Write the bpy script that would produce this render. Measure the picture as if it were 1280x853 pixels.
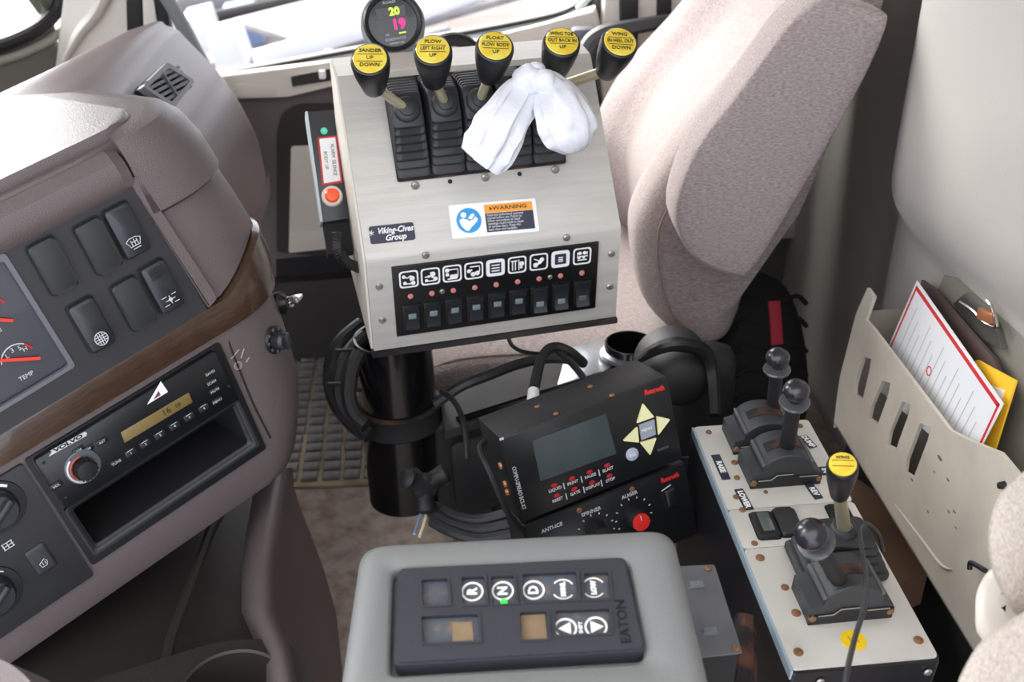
import bpy, bmesh, math, random
from math import sin, cos, pi, radians, sqrt, atan2
from mathutils import Vector, Matrix, noise
V = Vector
random.seed(7)
for o in list(bpy.data.objects): bpy.data.objects.remove(o)
SC = bpy.context.scene
COL = SC.collection

# ------------------------------------------------------------------ camera
CAM = V((0, 0, 1.25)); FPX = 1372.0; TH = radians(29); YA = radians(4.5)
FW = V((sin(YA)*cos(TH), cos(YA)*cos(TH), -sin(TH)))
RT = V((cos(YA), -sin(YA), 0)); UP = RT.cross(FW)
cd = bpy.data.cameras.new('camera'); cam = bpy.data.objects.new('camera', cd); COL.objects.link(cam)
cd.sensor_width = 22.3; cd.lens = 22.3*FPX/1280; cd.clip_start = 0.02; cd.clip_end = 300
m = Matrix((RT, UP, -FW)).transposed().to_4x4(); m.translation = CAM
cam.matrix_world = m
cd.dof.use_dof = True; cd.dof.focus_distance = 1.02; cd.dof.aperture_fstop = 5.6
SC.camera = cam

# ------------------------------------------------------------------ light
w = bpy.data.worlds.new('overcast_sky'); SC.world = w; w.use_nodes = True
nt = w.node_tree; bg = nt.nodes['Background']
tc = nt.nodes.new('ShaderNodeTexCoord'); sp = nt.nodes.new('ShaderNodeSeparateXYZ')
cr = nt.nodes.new('ShaderNodeValToRGB')
nt.links.new(tc.outputs['Generated'], sp.inputs[0]); nt.links.new(sp.outputs['Z'], cr.inputs[0])
cr.color_ramp.elements[0].position = 0.0; cr.color_ramp.elements[0].color = (.80, .86, 1, 1)
cr.color_ramp.elements[1].position = 0.7; cr.color_ramp.elements[1].color = (1, 1, 1, 1)
nt.links.new(cr.outputs[0], bg.inputs[0]); bg.inputs[1].default_value = 2.1
SUN_E = 14.0
sl = bpy.data.lights.new('hazy_sun', 'SUN'); sl.energy = SUN_E; sl.angle = radians(60); sl.color = (1, .98, .95)
so = bpy.data.objects.new('hazy_sun', sl); COL.objects.link(so)
so.rotation_euler = (-V((-0.75, 0.62, 0.62))).to_track_quat('-Z', 'Y').to_euler()
SC.view_settings.view_transform = 'Standard'; SC.view_settings.look = 'None'
SC.view_settings.exposure = 0.58; SC.view_settings.gamma = 1
SC.view_settings.use_curve_mapping = False

# ------------------------------------------------------------------ geometry helpers
def ray(px, py): return FW + RT*((px-640)/FPX) + UP*((426.5-py)/FPX)
def P(px, py, X=None, Y=None, Z=None, D=None):
    d = ray(px, py)
    if D is not None: return CAM + d*D
    for i, v in enumerate((X, Y, Z)):
        if v is not None: return CAM + d*((v-CAM[i])/d[i])
class Fr:
    """a local frame: origin c, axes u (right), v (up in plane), n (out of plane)"""
    def __init__(s, c, u, n):
        s.c = V(c); s.n = V(n).normalized(); u = V(u); s.u = (u - s.n*u.dot(s.n)).normalized(); s.v = s.n.cross(s.u)
        s.M = Matrix((s.u, s.v, s.n)).transposed().to_4x4(); s.M.translation = s.c
        s.I = s.M.inverted()
    def p(s, px, py, h=0.0):
        d = ray(px, py); t = ((s.c + s.n*h - CAM).dot(s.n))/d.dot(s.n)
        return s.I @ (CAM + d*t)
    def q(s, px, py, v):           # intersection with plane v = const
        d = ray(px, py); t = ((s.c + s.v*v - CAM).dot(s.v))/d.dot(s.v)
        return s.I @ (CAM + d*t)
    def l(s, w): return s.I @ V(w)
    def off(s, a=0, b=0, h=0): return Fr(s.c + s.u*a + s.v*b + s.n*h, s.u, s.n)
WORLD = Fr((0, 0, 0), (1, 0, 0), (0, 0, 1))

def sync(bm, t, M=None):
    if M is not None: t.transform(M)
    me = bpy.data.meshes.new('tmp'); t.to_mesh(me); t.free(); bm.from_mesh(me); bpy.data.meshes.remove(me)
def T3(x, y=None, z=None):
    return Matrix.Translation(V(x) if y is None else V((x, y, z)))
def box(bm, c, s, bev=0.0, seg=2, M=None, R=None):
    t = bmesh.new(); bmesh.ops.create_cube(t, size=1)
    bmesh.ops.scale(t, vec=V(s), verts=t.verts)
    if bev: bmesh.ops.bevel(t, geom=list(t.edges), offset=bev, segments=seg, profile=.5, affect='EDGES')
    if R is not None: t.transform(R)
    t.transform(T3(c)); sync(bm, t, M)
def rnd(pts, r, n=4):
    """round the corners of a closed 2D polygon"""
    out = []; N = len(pts)
    rs = r if isinstance(r, (list, tuple)) else [r]*N
    for i in range(N):
        p = V(pts[i][:2]); a = V(pts[i-1][:2]); b = V(pts[(i+1) % N][:2])
        da = a-p; db = b-p; rr = min(rs[i], da.length*.49, db.length*.49)
        if rr <= 1e-6: out.append(p); continue
        A = p+da.normalized()*rr; B = p+db.normalized()*rr
        for k in range(n+1):
            t = k/n; out.append(A*(1-t)**2 + p*2*t*(1-t) + B*t*t)
    return out
def prism(bm, pts, z0, z1, bev=0.0, M=None, seg=2, both=False):
    t = bmesh.new(); pts = [V(p[:2]) for p in pts]
    area = sum(pts[i-1].x*pts[i].y-pts[i].x*pts[i-1].y for i in range(len(pts)))
    if area < 0: pts = pts[::-1]
    lo = [t.verts.new((p.x, p.y, z0)) for p in pts]; hi = [t.verts.new((p.x, p.y, z1)) for p in pts]
    t.faces.new(lo[::-1]); top = t.faces.new(hi); N = len(pts)
    for i in range(N): t.faces.new((lo[i-1], lo[i], hi[i], hi[i-1]))
    if bev:
        ed = list(top.edges)
        if both: ed += [e for e in t.edges if e.verts[0] in lo and e.verts[1] in lo]
        bmesh.ops.bevel(t, geom=ed, offset=bev, segments=seg, profile=.5, affect='EDGES')
    sync(bm, t, M)
def frame_ring(bm, outer, inner, z0, z1, M=None):
    """closed ring between two outlines with equal point counts"""
    t = bmesh.new(); N = len(outer)
    L = [[t.verts.new((p[0], p[1], z)) for p in pts] for pts, z in ((outer, z0), (outer, z1), (inner, z1), (inner, z0))]
    for a in range(4):
        A = L[a]; B = L[(a+1) % 4]
        for i in range(N): t.faces.new((A[i-1], A[i], B[i], B[i-1]))
    bmesh.ops.recalc_face_normals(t, faces=t.faces); sync(bm, t, M)
def loft(bm, rings, cap=True, M=None, closed=True):
    t = bmesh.new(); L = [[t.verts.new(V(p)) for p in r] for r in rings]; N = len(L[0])
    for A, B in zip(L, L[1:]):
        for i in range(0 if closed else 1, N): t.faces.new((A[i-1], A[i], B[i], B[i-1]))
    if cap and closed: t.faces.new(L[0][::-1]); t.faces.new(L[-1])
    bmesh.ops.recalc_face_normals(t, faces=t.faces); sync(bm, t, M)
def lathe(bm, prof, seg=24, M=None, cap=True):
    """profile [(r,z)...] around local z"""
    rings = [[(r*cos(2*pi*i/seg), r*sin(2*pi*i/seg), z) for i in range(seg)] for r, z in prof]
    loft(bm, rings, cap, M)
def align(p, d, up=None):
    """matrix taking +z to d at p"""
    q = V(d).to_track_quat('Z', 'Y'); return T3(p) @ q.to_matrix().to_4x4()
def smooth(pts, n=6):
    pts = [V(p) for p in pts]; out = []; N = len(pts)
    for i in range(N-1):
        a = pts[max(i-1, 0)]; b = pts[i]; c = pts[i+1]; d = pts[min(i+2, N-1)]
        for k in range(n):
            t = k/n; out.append(.5*((2*b)+(c-a)*t+(2*a-5*b+4*c-d)*t*t+(3*b-a-3*c+d)*t**3))
    out.append(pts[-1]); return out
def tube(bm, pts, r, n=10, sm=6, M=None, sx=1.0, sy=1.0):
    if sm: 
        k = len(pts); pts2 = smooth(pts, sm)
        if isinstance(r, (list, tuple)):
            rr = []
            for i in range(k-1):
                for j in range(sm): rr.append(r[i]+(r[i+1]-r[i])*j/sm)
            r = rr+[r[-1]]
        pts = pts2
    pts = [V(p) for p in pts]
    if not isinstance(r, (list, tuple)): r = [r]*len(pts)
    tg = (pts[1]-pts[0]).normalized(); a = V((0, 0, 1)) if abs(tg.z) < .9 else V((1, 0, 0))
    nx = (a - tg*a.dot(tg)).normalized(); rings = []
    for i, p in enumerate(pts):
        t2 = (pts[min(i+1, len(pts)-1)]-pts[max(i-1, 0)]).normalized()
        nx = (nx - t2*nx.dot(t2)).normalized(); ny = t2.cross(nx)
        rings.append([p + nx*(cos(2*pi*k/n)*r[i]*sx) + ny*(sin(2*pi*k/n)*r[i]*sy) for k in range(n)])
    loft(bm, rings, True, M)
def rrect(cx, cy, w, h, r, n=4):
    return rnd([(cx-w/2, cy-h/2), (cx+w/2, cy-h/2), (cx+w/2, cy+h/2), (cx-w/2, cy+h/2)], r, n)
def circ(cx, cy, r, n=24, ry=None):
    return [(cx+r*cos(2*pi*i/n), cy+(ry or r)*sin(2*pi*i/n)) for i in range(n)]
def BM(): return bmesh.new()

# ------------------------------------------------------------------ object helpers
def link(o, parent, frame=None):
    COL.objects.link(o)
    if parent is not None: o.parent = parent
    if frame is not None: o.matrix_world = frame.M
    return o
def thing(name, label, cat, frame, group=None):
    o = bpy.data.objects.new(name, None); o.empty_display_size = .05
    link(o, None, frame); o['label'] = label; o['category'] = cat
    if group: o['group'] = group
    return o
def obj(name, bm, mat, parent=None, frame=None, sharp=35, label=None, cat=None, group=None, kind=None, sm=True):
    bmesh.ops.recalc_face_normals(bm, faces=bm.faces)
    me = bpy.data.meshes.new(name); bm.to_mesh(me); bm.free()
    if sm:
        for f in me.polygons: f.use_smooth = True
        me.set_sharp_from_angle(angle=radians(sharp))
    me.materials.append(mat)
    o = bpy.data.objects.new(name, me); link(o, parent, frame)
    if label: o['label'] = label
    if cat: o['category'] = cat
    if group: o['group'] = group
    if kind: o['kind'] = kind
    return o
def struct(name, bm, mat, parent=None, frame=None, **k):
    return obj(name, bm, mat, parent, frame, kind=None if parent is not None else 'structure', **k)
def txt_mesh(bm, s, size, M, ext=.0002, align_x='CENTER', sx=1.0, shear=0.0, bold=0.0):
    cu = bpy.data.curves.new('t', 'FONT'); cu.body = s; cu.size = size; cu.extrude = ext; cu.offset = bold
    cu.align_x = align_x; cu.align_y = 'CENTER'; cu.shear = shear; cu.resolution_u = 2
    o = bpy.data.objects.new('t', cu); COL.objects.link(o)
    me = bpy.data.meshes.new_from_object(o.evaluated_get(bpy.context.evaluated_depsgraph_get()))
    me.transform(Matrix.Diagonal((sx, 1, 1, 1))); me.transform(M)
    bm.from_mesh(me); bpy.data.meshes.remove(me); bpy.data.objects.remove(o); bpy.data.curves.remove(cu)
def flatM(p, ang=0.0, h=None):
    """matrix placing text/flat drawing at local p (a,b) height h rotated in plane"""
    return T3(p[0], p[1], p[2] if h is None else h) @ Matrix.Rotation(ang, 4, 'Z')
def screw(bm, p, r=.0035, h=.002, M=None):
    lathe(bm, [(r, 0), (r, h*.5), (r*.75, h*.9), (r*.3, h)], 12, T3(p) if M is None else M @ T3(p))

# ------------------------------------------------------------------ materials
def lin(c): 
    return tuple(((x/255)/12.92 if x/255 <= .04045 else ((x/255+.055)/1.055)**2.4) for x in c)
MATS = {}
def mat(name, rgb, rough=.5, metal=0.0, bump=0.0, bscale=400, var=0.0, vscale=8, rgb2=None, emit=0.0, spec=.5, trans=0.0, coat=0.0, stretch=None, lo=.4, hi=.65, alpha=None, sheen=0.0):
    m_ = bpy.data.materials.new(name); m_.use_nodes = True; n = m_.node_tree.nodes; L = m_.node_tree.links
    b = n['Principled BSDF']; c = lin(rgb)+(1,)
    b.inputs['Base Color'].default_value = c; b.inputs['Roughness'].default_value = rough
    b.inputs['Metallic'].default_value = metal; b.inputs['Specular IOR Level'].default_value = spec
    b.inputs['Coat Weight'].default_value = coat; b.inputs['Transmission Weight'].default_value = trans
    b.inputs['Sheen Weight'].default_value = sheen
    if emit: b.inputs['Emission Color'].default_value = c; b.inputs['Emission Strength'].default_value = emit
    t = n.new('ShaderNodeTexCoord'); src = t.outputs['Object']
    if stretch:
        mp = n.new('ShaderNodeMapping'); mp.inputs['Scale'].default_value = stretch; L.new(src, mp.inputs[0]); src = mp.outputs[0]
    if var or rgb2:
        no = n.new('ShaderNodeTexNoise'); no.inputs['Scale'].default_value = vscale; no.inputs['Detail'].default_value = 6
        L.new(src, no.inputs['Vector']); r_ = n.new('ShaderNodeValToRGB')
        r_.color_ramp.elements[0].position = lo; r_.color_ramp.elements[1].position = hi
        c2 = lin(rgb2)+(1,) if rgb2 else tuple(x*(1-var) for x in c[:3])+(1,)
        r_.color_ramp.elements[0].color = c; r_.color_ramp.elements[1].color = c2
        L.new(no.outputs['Fac'], r_.inputs[0]); L.new(r_.outputs[0], b.inputs['Base Color'])
    if bump:
        no2 = n.new('ShaderNodeTexNoise'); no2.inputs['Scale'].default_value = bscale; no2.inputs['Detail'].default_value = 3
        L.new(src, no2.inputs['Vector']); bp = n.new('ShaderNodeBump'); bp.inputs['Strength'].default_value = bump
        bp.inputs['Distance'].default_value = .002; L.new(no2.outputs['Fac'], bp.inputs['Height']); L.new(bp.outputs[0], b.inputs['Normal'])
    MATS[name] = m_; return m_
def holed(bm, outer, holes, z0, z1, M=None):
    cu = bpy.data.curves.new('h', 'CURVE'); cu.dimensions = '2D'; cu.fill_mode = 'BOTH'; cu.extrude = abs(z1-z0)/2
    for pts in [outer]+list(holes):
        s = cu.splines.new('POLY'); s.points.add(len(pts)-1); s.use_cyclic_u = True
        for i, p in enumerate(pts): s.points[i].co = (p[0], p[1], 0, 1)
    o = bpy.data.objects.new('h', cu); COL.objects.link(o)
    me = bpy.data.meshes.new_from_object(o.evaluated_get(bpy.context.evaluated_depsgraph_get()))
    t = bmesh.new(); t.from_mesh(me); bmesh.ops.remove_doubles(t, verts=t.verts, dist=1e-6)
    t.transform(T3(0, 0, (z0+z1)/2)); sync(bm, t, M)
    bpy.data.meshes.remove(me); bpy.data.objects.remove(o); bpy.data.curves.remove(cu)
def scale_pts(pts, d):
    """inset a convex outline by d"""
    c = V((sum(p[0] for p in pts)/len(pts), sum(p[1] for p in pts)/len(pts)))
    hx = max(abs(p[0]-c.x) for p in pts); hy = max(abs(p[1]-c.y) for p in pts)
    return [V((c.x+(p[0]-c.x)*(1-d/hx), c.y+(p[1]-c.y)*(1-d/hy))) for p in pts]
def ringz(pts, z): return [(p[0], p[1], z) for p in pts]
def recessed(bm, outer, inner, zbot, ztop, bev, depth, M=None):
    R = [ringz(outer, zbot), ringz(outer, ztop-bev)]
    for a in (22, 45, 67): R.append(ringz(scale_pts(outer, bev*(1-cos(radians(a)))), ztop-bev+bev*sin(radians(a))))
    R.append(ringz(scale_pts(outer, bev), ztop)); R.append(ringz(inner, ztop)); R.append(ringz(scale_pts(inner, bev*.2), ztop-bev*.2))
    R.append(ringz(scale_pts(inner, bev*.2), ztop-depth)); loft(bm, R, True, M)
def cut(o, pts, z0, z1):
    '''cut a straight-sided hole (local outline) out of an object'''
    b_ = bmesh.new(); prism(b_, pts, z0, z1); me = bpy.data.meshes.new('c'); bmesh.ops.recalc_face_normals(b_, faces=b_.faces); b_.to_mesh(me); b_.free()
    c_ = bpy.data.objects.new('c', me); COL.objects.link(c_); bpy.context.view_layer.update(); c_.matrix_world = o.matrix_world
    md = o.modifiers.new('b', 'BOOLEAN'); md.object = c_; md.operation = 'DIFFERENCE'; md.solver = 'EXACT'
    bpy.context.view_layer.update()
    nm = bpy.data.meshes.new_from_object(o.evaluated_get(bpy.context.evaluated_depsgraph_get())); old = o.data
    o.modifiers.clear(); o.data = nm; bpy.data.objects.remove(c_); nm.name = old.name
def px(fr, pts, h=0.0): return [fr.p(a, b, h) for a, b in pts]

# ------------------------------------------------------------------ palette
dash_m = mat('dash_plastic', (98, 88, 88), .38, bump=.35, bscale=900)
dashd_m = mat('dark_dash_plastic', (46, 41, 40), .45, bump=.35, bscale=900)
pan_m = mat('charcoal_panel_plastic', (43, 43, 46), .5, bump=.15, bscale=1500)
blk_m = mat('black_plastic', (22, 23, 25), .38)
rock_m = mat('rocker_switch_plastic', (38, 41, 45), .33)
rib_m = mat('rib_grey', (88, 92, 98), .4)
matte_m = mat('matte_black_plastic', (24, 24, 26), .7)
wood_m = mat('dark_wood_trim', (72, 52, 38), .28, rgb2=(44, 30, 22), vscale=30, stretch=(2, 40, 40), lo=.35, hi=.7, coat=.5)
steel_m = mat('brushed_control_box_steel', (194, 191, 184), .42, .25, bump=.12, bscale=60, var=.10, vscale=10, stretch=(1, 12, 12))
alu_m = mat('brushed_console_plate', (214, 212, 206), .4, .3, bump=.08, bscale=80, var=.08, vscale=12)
chrome_m = mat('bright_metal', (200, 200, 198), .2, 1.0)
zinc_m = mat('zinc_lever_metal', (180, 172, 146), .36, .5)
boltm = mat('zinc_bolt', (176, 176, 172), .35, .8)
rust_m = mat('rusty_screw', (140, 100, 66), .7, .2, var=.4, vscale=600)
rustband_m = mat('rust_on_steel', (92, 58, 42), .85, .1, rgb2=(30, 27, 27), vscale=45, lo=.35, hi=.55, bump=.6, bscale=150)
paint_m = mat('gloss_black_paint', (16, 16, 18), .22, var=.3, vscale=20, coat=.3)
bpaint_m = mat('satin_black_steel', (32, 32, 34), .7, 0, bump=.1, bscale=700, rgb2=(56, 53, 52), vscale=9, spec=.3)
rub_m = mat('black_rubber', (42, 43, 46), .5, bump=.06, bscale=600)
rubk_m = mat('dark_rubber', (22, 22, 24), .6)
hose_m = mat('cable_rubber', (34, 35, 37), .5)
seat_m = mat('mauve_seat_fabric', (172, 160, 157), .95, bump=1.0, bscale=600, rgb2=(136, 122, 120), vscale=420, sheen=.1, stretch=(.45, 1, 1.2), lo=.35, hi=.7)
seam_m = mat('seat_seam_thread', (140, 120, 114), .95)
cream_m = mat('cream_seat_fabric', (184, 175, 166), .95, bump=.7, bscale=700, rgb2=(150, 139, 130), vscale=900, stretch=(1, 1, .3), lo=.35, hi=.7)
wall_m = mat('grey_beige_wall_vinyl', (172, 167, 161), .6, bump=.1, bscale=300, var=.06, vscale=3)
pock_m = mat('beige_pocket_plastic', (198, 190, 176), .5, bump=.1, bscale=600, var=.12, vscale=14)
door_m = mat('dark_door_vinyl', (100, 93, 92), .55, bump=.2, bscale=600)
doorl_m = mat('pale_door_trim', (214, 208, 198), .5)
head_m = mat('ceiling_cloth', (196, 190, 182), .9)
floor_m = mat('dirty_floor_metal', (160, 148, 140), .6, .1, bump=.5, bscale=90, rgb2=(124, 96, 80), vscale=34, lo=.42, hi=.72)
pad_m = mat('mat_rubber_pad', (134, 136, 140), .38, bump=.5, bscale=120, rgb2=(96, 90, 84), vscale=30)
dirt_m = mat('mat_dirt_base', (168, 152, 128), .85, bump=.5, bscale=150, var=.35, vscale=20)
grey_m = mat('grey_armrest_plastic', (112, 114, 114), .5, bump=.25, bscale=1100)
key_m = mat('keypad_plastic', (48, 51, 57), .42, bump=.15, bscale=700)
win_m = mat('keypad_button_film', (78, 82, 90), .2, rgb2=(112, 98, 84), vscale=110, lo=.5, hi=.72)
tan_m = mat('worn_tan_button', (128, 108, 84), .5, var=.15, vscale=80)
white_m = mat('white_print', (240, 240, 240), .5)
offw_m = mat('light_grey_print', (190, 192, 196), .5)
yel_m = mat('yellow_decal', (226, 206, 84), .22, rgb2=(216, 184, 50), vscale=60, coat=.6)
ink_m = mat('dark_ink', (70, 58, 26), .5)
red_m = mat('red_print', (205, 40, 40), .45)
redp_m = mat('red_plastic', (222, 44, 40), .35)
org_m = mat('orange_print', (248, 160, 50), .5)
blue_m = mat('blue_print', (46, 150, 212), .5)
navy_m = mat('dark_navy_print', (44, 48, 66), .5)
paper_m = mat('laminated_paper', (232, 234, 238), .3, coat=.4)
env_m = mat('yellow_envelope', (242, 190, 40), .6)
card_m = mat('brown_cardboard', (98, 72, 54), .85, var=.2, vscale=20)
fold_m = mat('dark_brown_folder', (86, 68, 66), .6)
board_m = mat('grey_clipboard', (126, 122, 112), .6)
plas_m = mat('white_plastic_bag', (216, 218, 224), .4, bump=1.0, bscale=70)
keyy_m = mat('cream_arrow_key', (236, 232, 180), .5)
keyg_m = mat('grey_key', (150, 158, 170), .4)
lcd_m = mat('lcd_glass', (62, 72, 76), .18, var=.15, vscale=30)
lcdt_m = mat('amber_lcd', (116, 98, 58), .35, emit=.06)
bag_m = mat('black_nylon', (14, 14, 15), .9, bump=.5, bscale=300)
redstrap_m = mat('red_strap', (168, 44, 60), .6)
greyst_m = mat('grey_sheet_metal', (104, 106, 112), .45, .3, var=.15, vscale=30)
led_m = mat('green_led', (40, 225, 60), .3, emit=1.6)
ledr_m = mat('dull_red_led', (206, 130, 122), .35)
dig_y = mat('green_digit_glow', (190, 220, 60), .5, emit=.9)
dig_m = mat('magenta_digit_glow', (255, 30, 110), .5, emit=1.3)
glass_m = mat('window_glass', (250, 252, 252), .0, trans=1.0)
gl = glass_m.node_tree
mx = gl.nodes.new('ShaderNodeMixShader'); trn = gl.nodes.new('ShaderNodeBsdfTransparent'); gls = gl.nodes.new('ShaderNodeBsdfGlossy')
gls.inputs['Roughness'].default_value = .02; mx.inputs[0].default_value = .05
gl.links.new(trn.outputs[0], mx.inputs[1]); gl.links.new(gls.outputs[0], mx.inputs[2]); gl.links.new(mx.outputs[0], gl.nodes['Material Output'].inputs['Surface'])

# ------------------------------------------------------------------ SETTING
FZ = .12
b = BM(); box(b, (-.15, .98, FZ-.02), (2.1, 2.3, .04)); struct('floor', b, floor_m)
b = BM(); box(b, (-.86, 2.02, .38), (.5, .03, .52)); struct('wall_passenger', b, door_m)
b = BM(); box(b, (-.15, 1.15, 1.98), (2.1, 1.9, .04)); struct('ceiling', b, head_m)
# rear wall as a moulded panel, recessed behind the seat
def sst(a, b_, x):
    t = max(0, min(1, (x-a)/(b_-a))); return t*t*(3-2*t)
def wallx(y, z):
    x = .60 + .15*sst(1.12, 1.6, y)
    ridge = .765 - .12*(y-1.1)
    x -= .030*sst(ridge-.03, ridge+.012, z)*sst(1.7, 1.05, y)
    return x
b = BM(); NY, NZ = 70, 60; G = []
for j in range(NZ+1):
    z = FZ + (1.97-FZ)*j/NZ; G.append([b.verts.new((wallx(y := -.15+2.2*i/NY, z), y, z)) for i in range(NY+1)])
for j in range(NZ):
    for i in range(NY): b.faces.new((G[j][i], G[j][i+1], G[j+1][i+1], G[j+1][i]))
o = struct('wall_rear', b, wall_m, sharp=60)
sm_ = o.modifiers.new('thickness', 'SOLIDIFY'); sm_.thickness = -.03; sm_.offset = 1
b = BM(); box(b, (-1.12, 1.05, .45), (.04, 2.0, .66)); struct('wall_firewall', b, dashd_m)

# passenger door with its window opening
DR = Fr((0, 2.0, 0), (1, 0, 0), (0, -1, 0))
wp = px(DR, [(213, 70), (238, 94), (300, 88), (438, 63), (560, 44), (680, 21), (716, 8), (738, -14)])
win = [tuple(p[:2]) for p in wp] + [(wp[-1].x+.02, 1.5), (-.40, 1.5)]
b = BM()
holed(b, [(-.62, FZ), (.90, FZ), (.90, 1.96), (-.62, 1.96)], [win], -.03, 0)
door = struct('door_1', b, door_m, frame=DR)
b = BM()   # rubber seals round the opening
for h, r, dd in ((.006, .0035, 0), (.004, .0035, .022)):
    pts = [V((p[0], p[1]-dd, h)) for p in win[:8]]
    tube(b, pts+[V((win[8][0], 1.5, h))], r, 8, 4)
obj('window_seal', b, rubk_m, door)
b = BM(); tube(b, [V((p[0], p[1]-.011, .004)) for p in win[:8]], .0075, 10, 4); obj('seal_lip', b, mat('grey_seal_rubber', (176, 186, 186), .35), door)
sillp = [(238, 100), (438, 74), (600, 50), (690, 28), (745, 8), (760, 60), (730, 80), (430, 104), (360, 121), (255, 128)]
b = BM(); prism(b, [p[:2] for p in px(DR, sillp, .03)], 0, .03, .008, seg=3); obj('sill_trim', b, doorl_m, door)
b = BM(); q = [p[:2] for p in px(DR, [(362, 95), (414, 84), (416, 101), (364, 110)], .03)]
frame_ring(b, rnd(q, .004), [V(p)*1 for p in scale_pts(rnd(q, .004), .002)], .0305, .034); obj('latch_bezel', b, doorl_m, door)
b = BM(); prism(b, scale_pts(rnd(q, .004), .0025), .0302, .0312); obj('latch_recess', b, dashd_m, door)
b = BM(); c0 = DR.p(403, 93, .035); box(b, c0, (.012, .016, .012), .003); obj('lock_knob', b, white_m, door)
b = BM(); a0 = DR.p(320, 112, .0305); box(b, a0, (.07, .022, .002), .0008, M=None); obj('sill_plate', b, doorl_m, door)
# recessed lower part of the door
rec = [p[:2] for p in px(DR, [(346, 315), (346, 165), (352, 142), (372, 130), (470, 128), (520, 330)], .002)]
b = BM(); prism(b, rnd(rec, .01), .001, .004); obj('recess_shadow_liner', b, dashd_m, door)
b = BM(); prism(b, rnd([p[:2] for p in px(DR, [(361, 316), (364, 183), (470, 178), (480, 300)], .006)], .006), .004, .008, .002); obj('recess_panel', b, doorl_m, door)
b = BM(); prism(b, rnd([p[:2] for p in px(DR, [(361, 316), (362, 290), (480, 280), (480, 303)], .01)], .003), .008, .012, .002); obj('recess_step', b, doorl_m, door)
b = BM(); prism(b, rnd([p[:2] for p in px(DR, [(340, 352), (480, 342), (520, 430), (330, 470)], .02)], .01), 0, .03, .01, seg=3); obj('map_pocket', b, dashd_m, door)
b = BM(); prism(b, [p[:2] for p in px(DR, [(345, 325), (480, 312), (480, 345), (345, 352)], .003)], 0, .002); obj('pocket_mouth', b, matte_m, door)
# window pane
b = BM(); prism(b, win, -.018, -.014); struct('window_1', b, glass_m, frame=DR)
# A pillar trims
b = BM(); 
pil = [tuple(p[:2]) for p in px(DR, [(84, -60), (66, 95), (240, 95), (212, 52), (204, -60)], .03)]
prism(b, pil, -.06, .03, .01); struct('trim_1', b, doorl_m, frame=DR)
b = BM()
L0 = px(DR, [(146, -40), (122, 12), (100, 40), (80, 75)], .034); tube(b, L0, [.022, .02, .016, .012], 12, 6, sx=1, sy=.6); struct('trim_2', b, doorl_m, frame=DR)
for k, (x0, x1, x2, x3) in enumerate(((155, 174, 177, 158), (185, 198, 216, 196))):
    b = BM(); prism(b, [p[:2] for p in px(DR, [(x0, -60), (x1, -60), (x2, 55 if k == 0 else 62), (x3, 50)], .05)], .03, .045, .002)
    struct('trim_%d' % (3+k), b, rubk_m, frame=DR)
b = BM(); prism(b, [p[:2] for p in px(DR, [(176, -60), (184, -60), (200, 60), (180, 60)], .05)], .03, .05, .002); struct('trim_5', b, doorl_m, frame=DR)
# B pillar
b = BM(); prism(b, [p[:2] for p in px(DR, [(755, -80), (1000, -80), (1000, 300), (775, 300), (752, 90)], .03)], -.02, .03, .008); struct('trim_6', b, doorl_m, frame=DR)
for k, (x0, x1, x2, x3) in enumerate(((776, 800, 797, 777), (824, 842, 838, 822))):
    b = BM(); prism(b, [p[:2] for p in px(DR, [(x0, -60), (x1, -60), (x2, 120), (x3, 120)], .05)], .03, .045, .002); struct('trim_%d' % (7+k), b, rubk_m, frame=DR)
# windshield end
WS = Fr((-.66, 1.97, 0), (.605, .796, 0), (.796, -.605, 0))
hole = px(WS, [(78, -60), (72, 0), (62, 20), (40, 38), (0, 56), (-60, 72)]); hl = [tuple(p[:2]) for p in hole]
hl = hl + [(hl[-1][0]-.3, hl[-1][1]), (hl[-1][0]-.3, 1.75), (hl[0][0], 1.75)]
b = BM(); holed(b, [(-1.3, .5), (.03, .5), (.03, 1.96), (-1.3, 1.96)], [hl], -.03, 0); ww = struct('wall_front', b, mat('windshield_surround', (112, 112, 104), .6), frame=WS)
b = BM(); tube(b, [V((p[0], p[1], .006)) for p in hl[:6]], .012, 10, 6); obj('windshield_seal', b, rubk_m, ww)
b = BM(); tube(b, [V((p[0]+.02, p[1]-.022, .006)) for p in hl[:6]], .008, 10, 6); obj('windshield_lip', b, mat('pale_seal', (150, 152, 140), .4), ww)
b = BM(); prism(b, hl, -.02, -.017); struct('window_2', b, glass_m, frame=WS)

b = BM(); box(b, (.585, .72, .28), (.03, 1.05, .34), .004); struct('trim_9', b, matte_m)  # added black panel: shade of the gap below the wall pocket, put in as colour
b = BM(); box(b, (.42, .80, FZ+.006), (.34, 1.0, .012), .002); struct('trim_10', b, matte_m)  # added black floor sheet darkening the shaded gap between side console and wall
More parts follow.
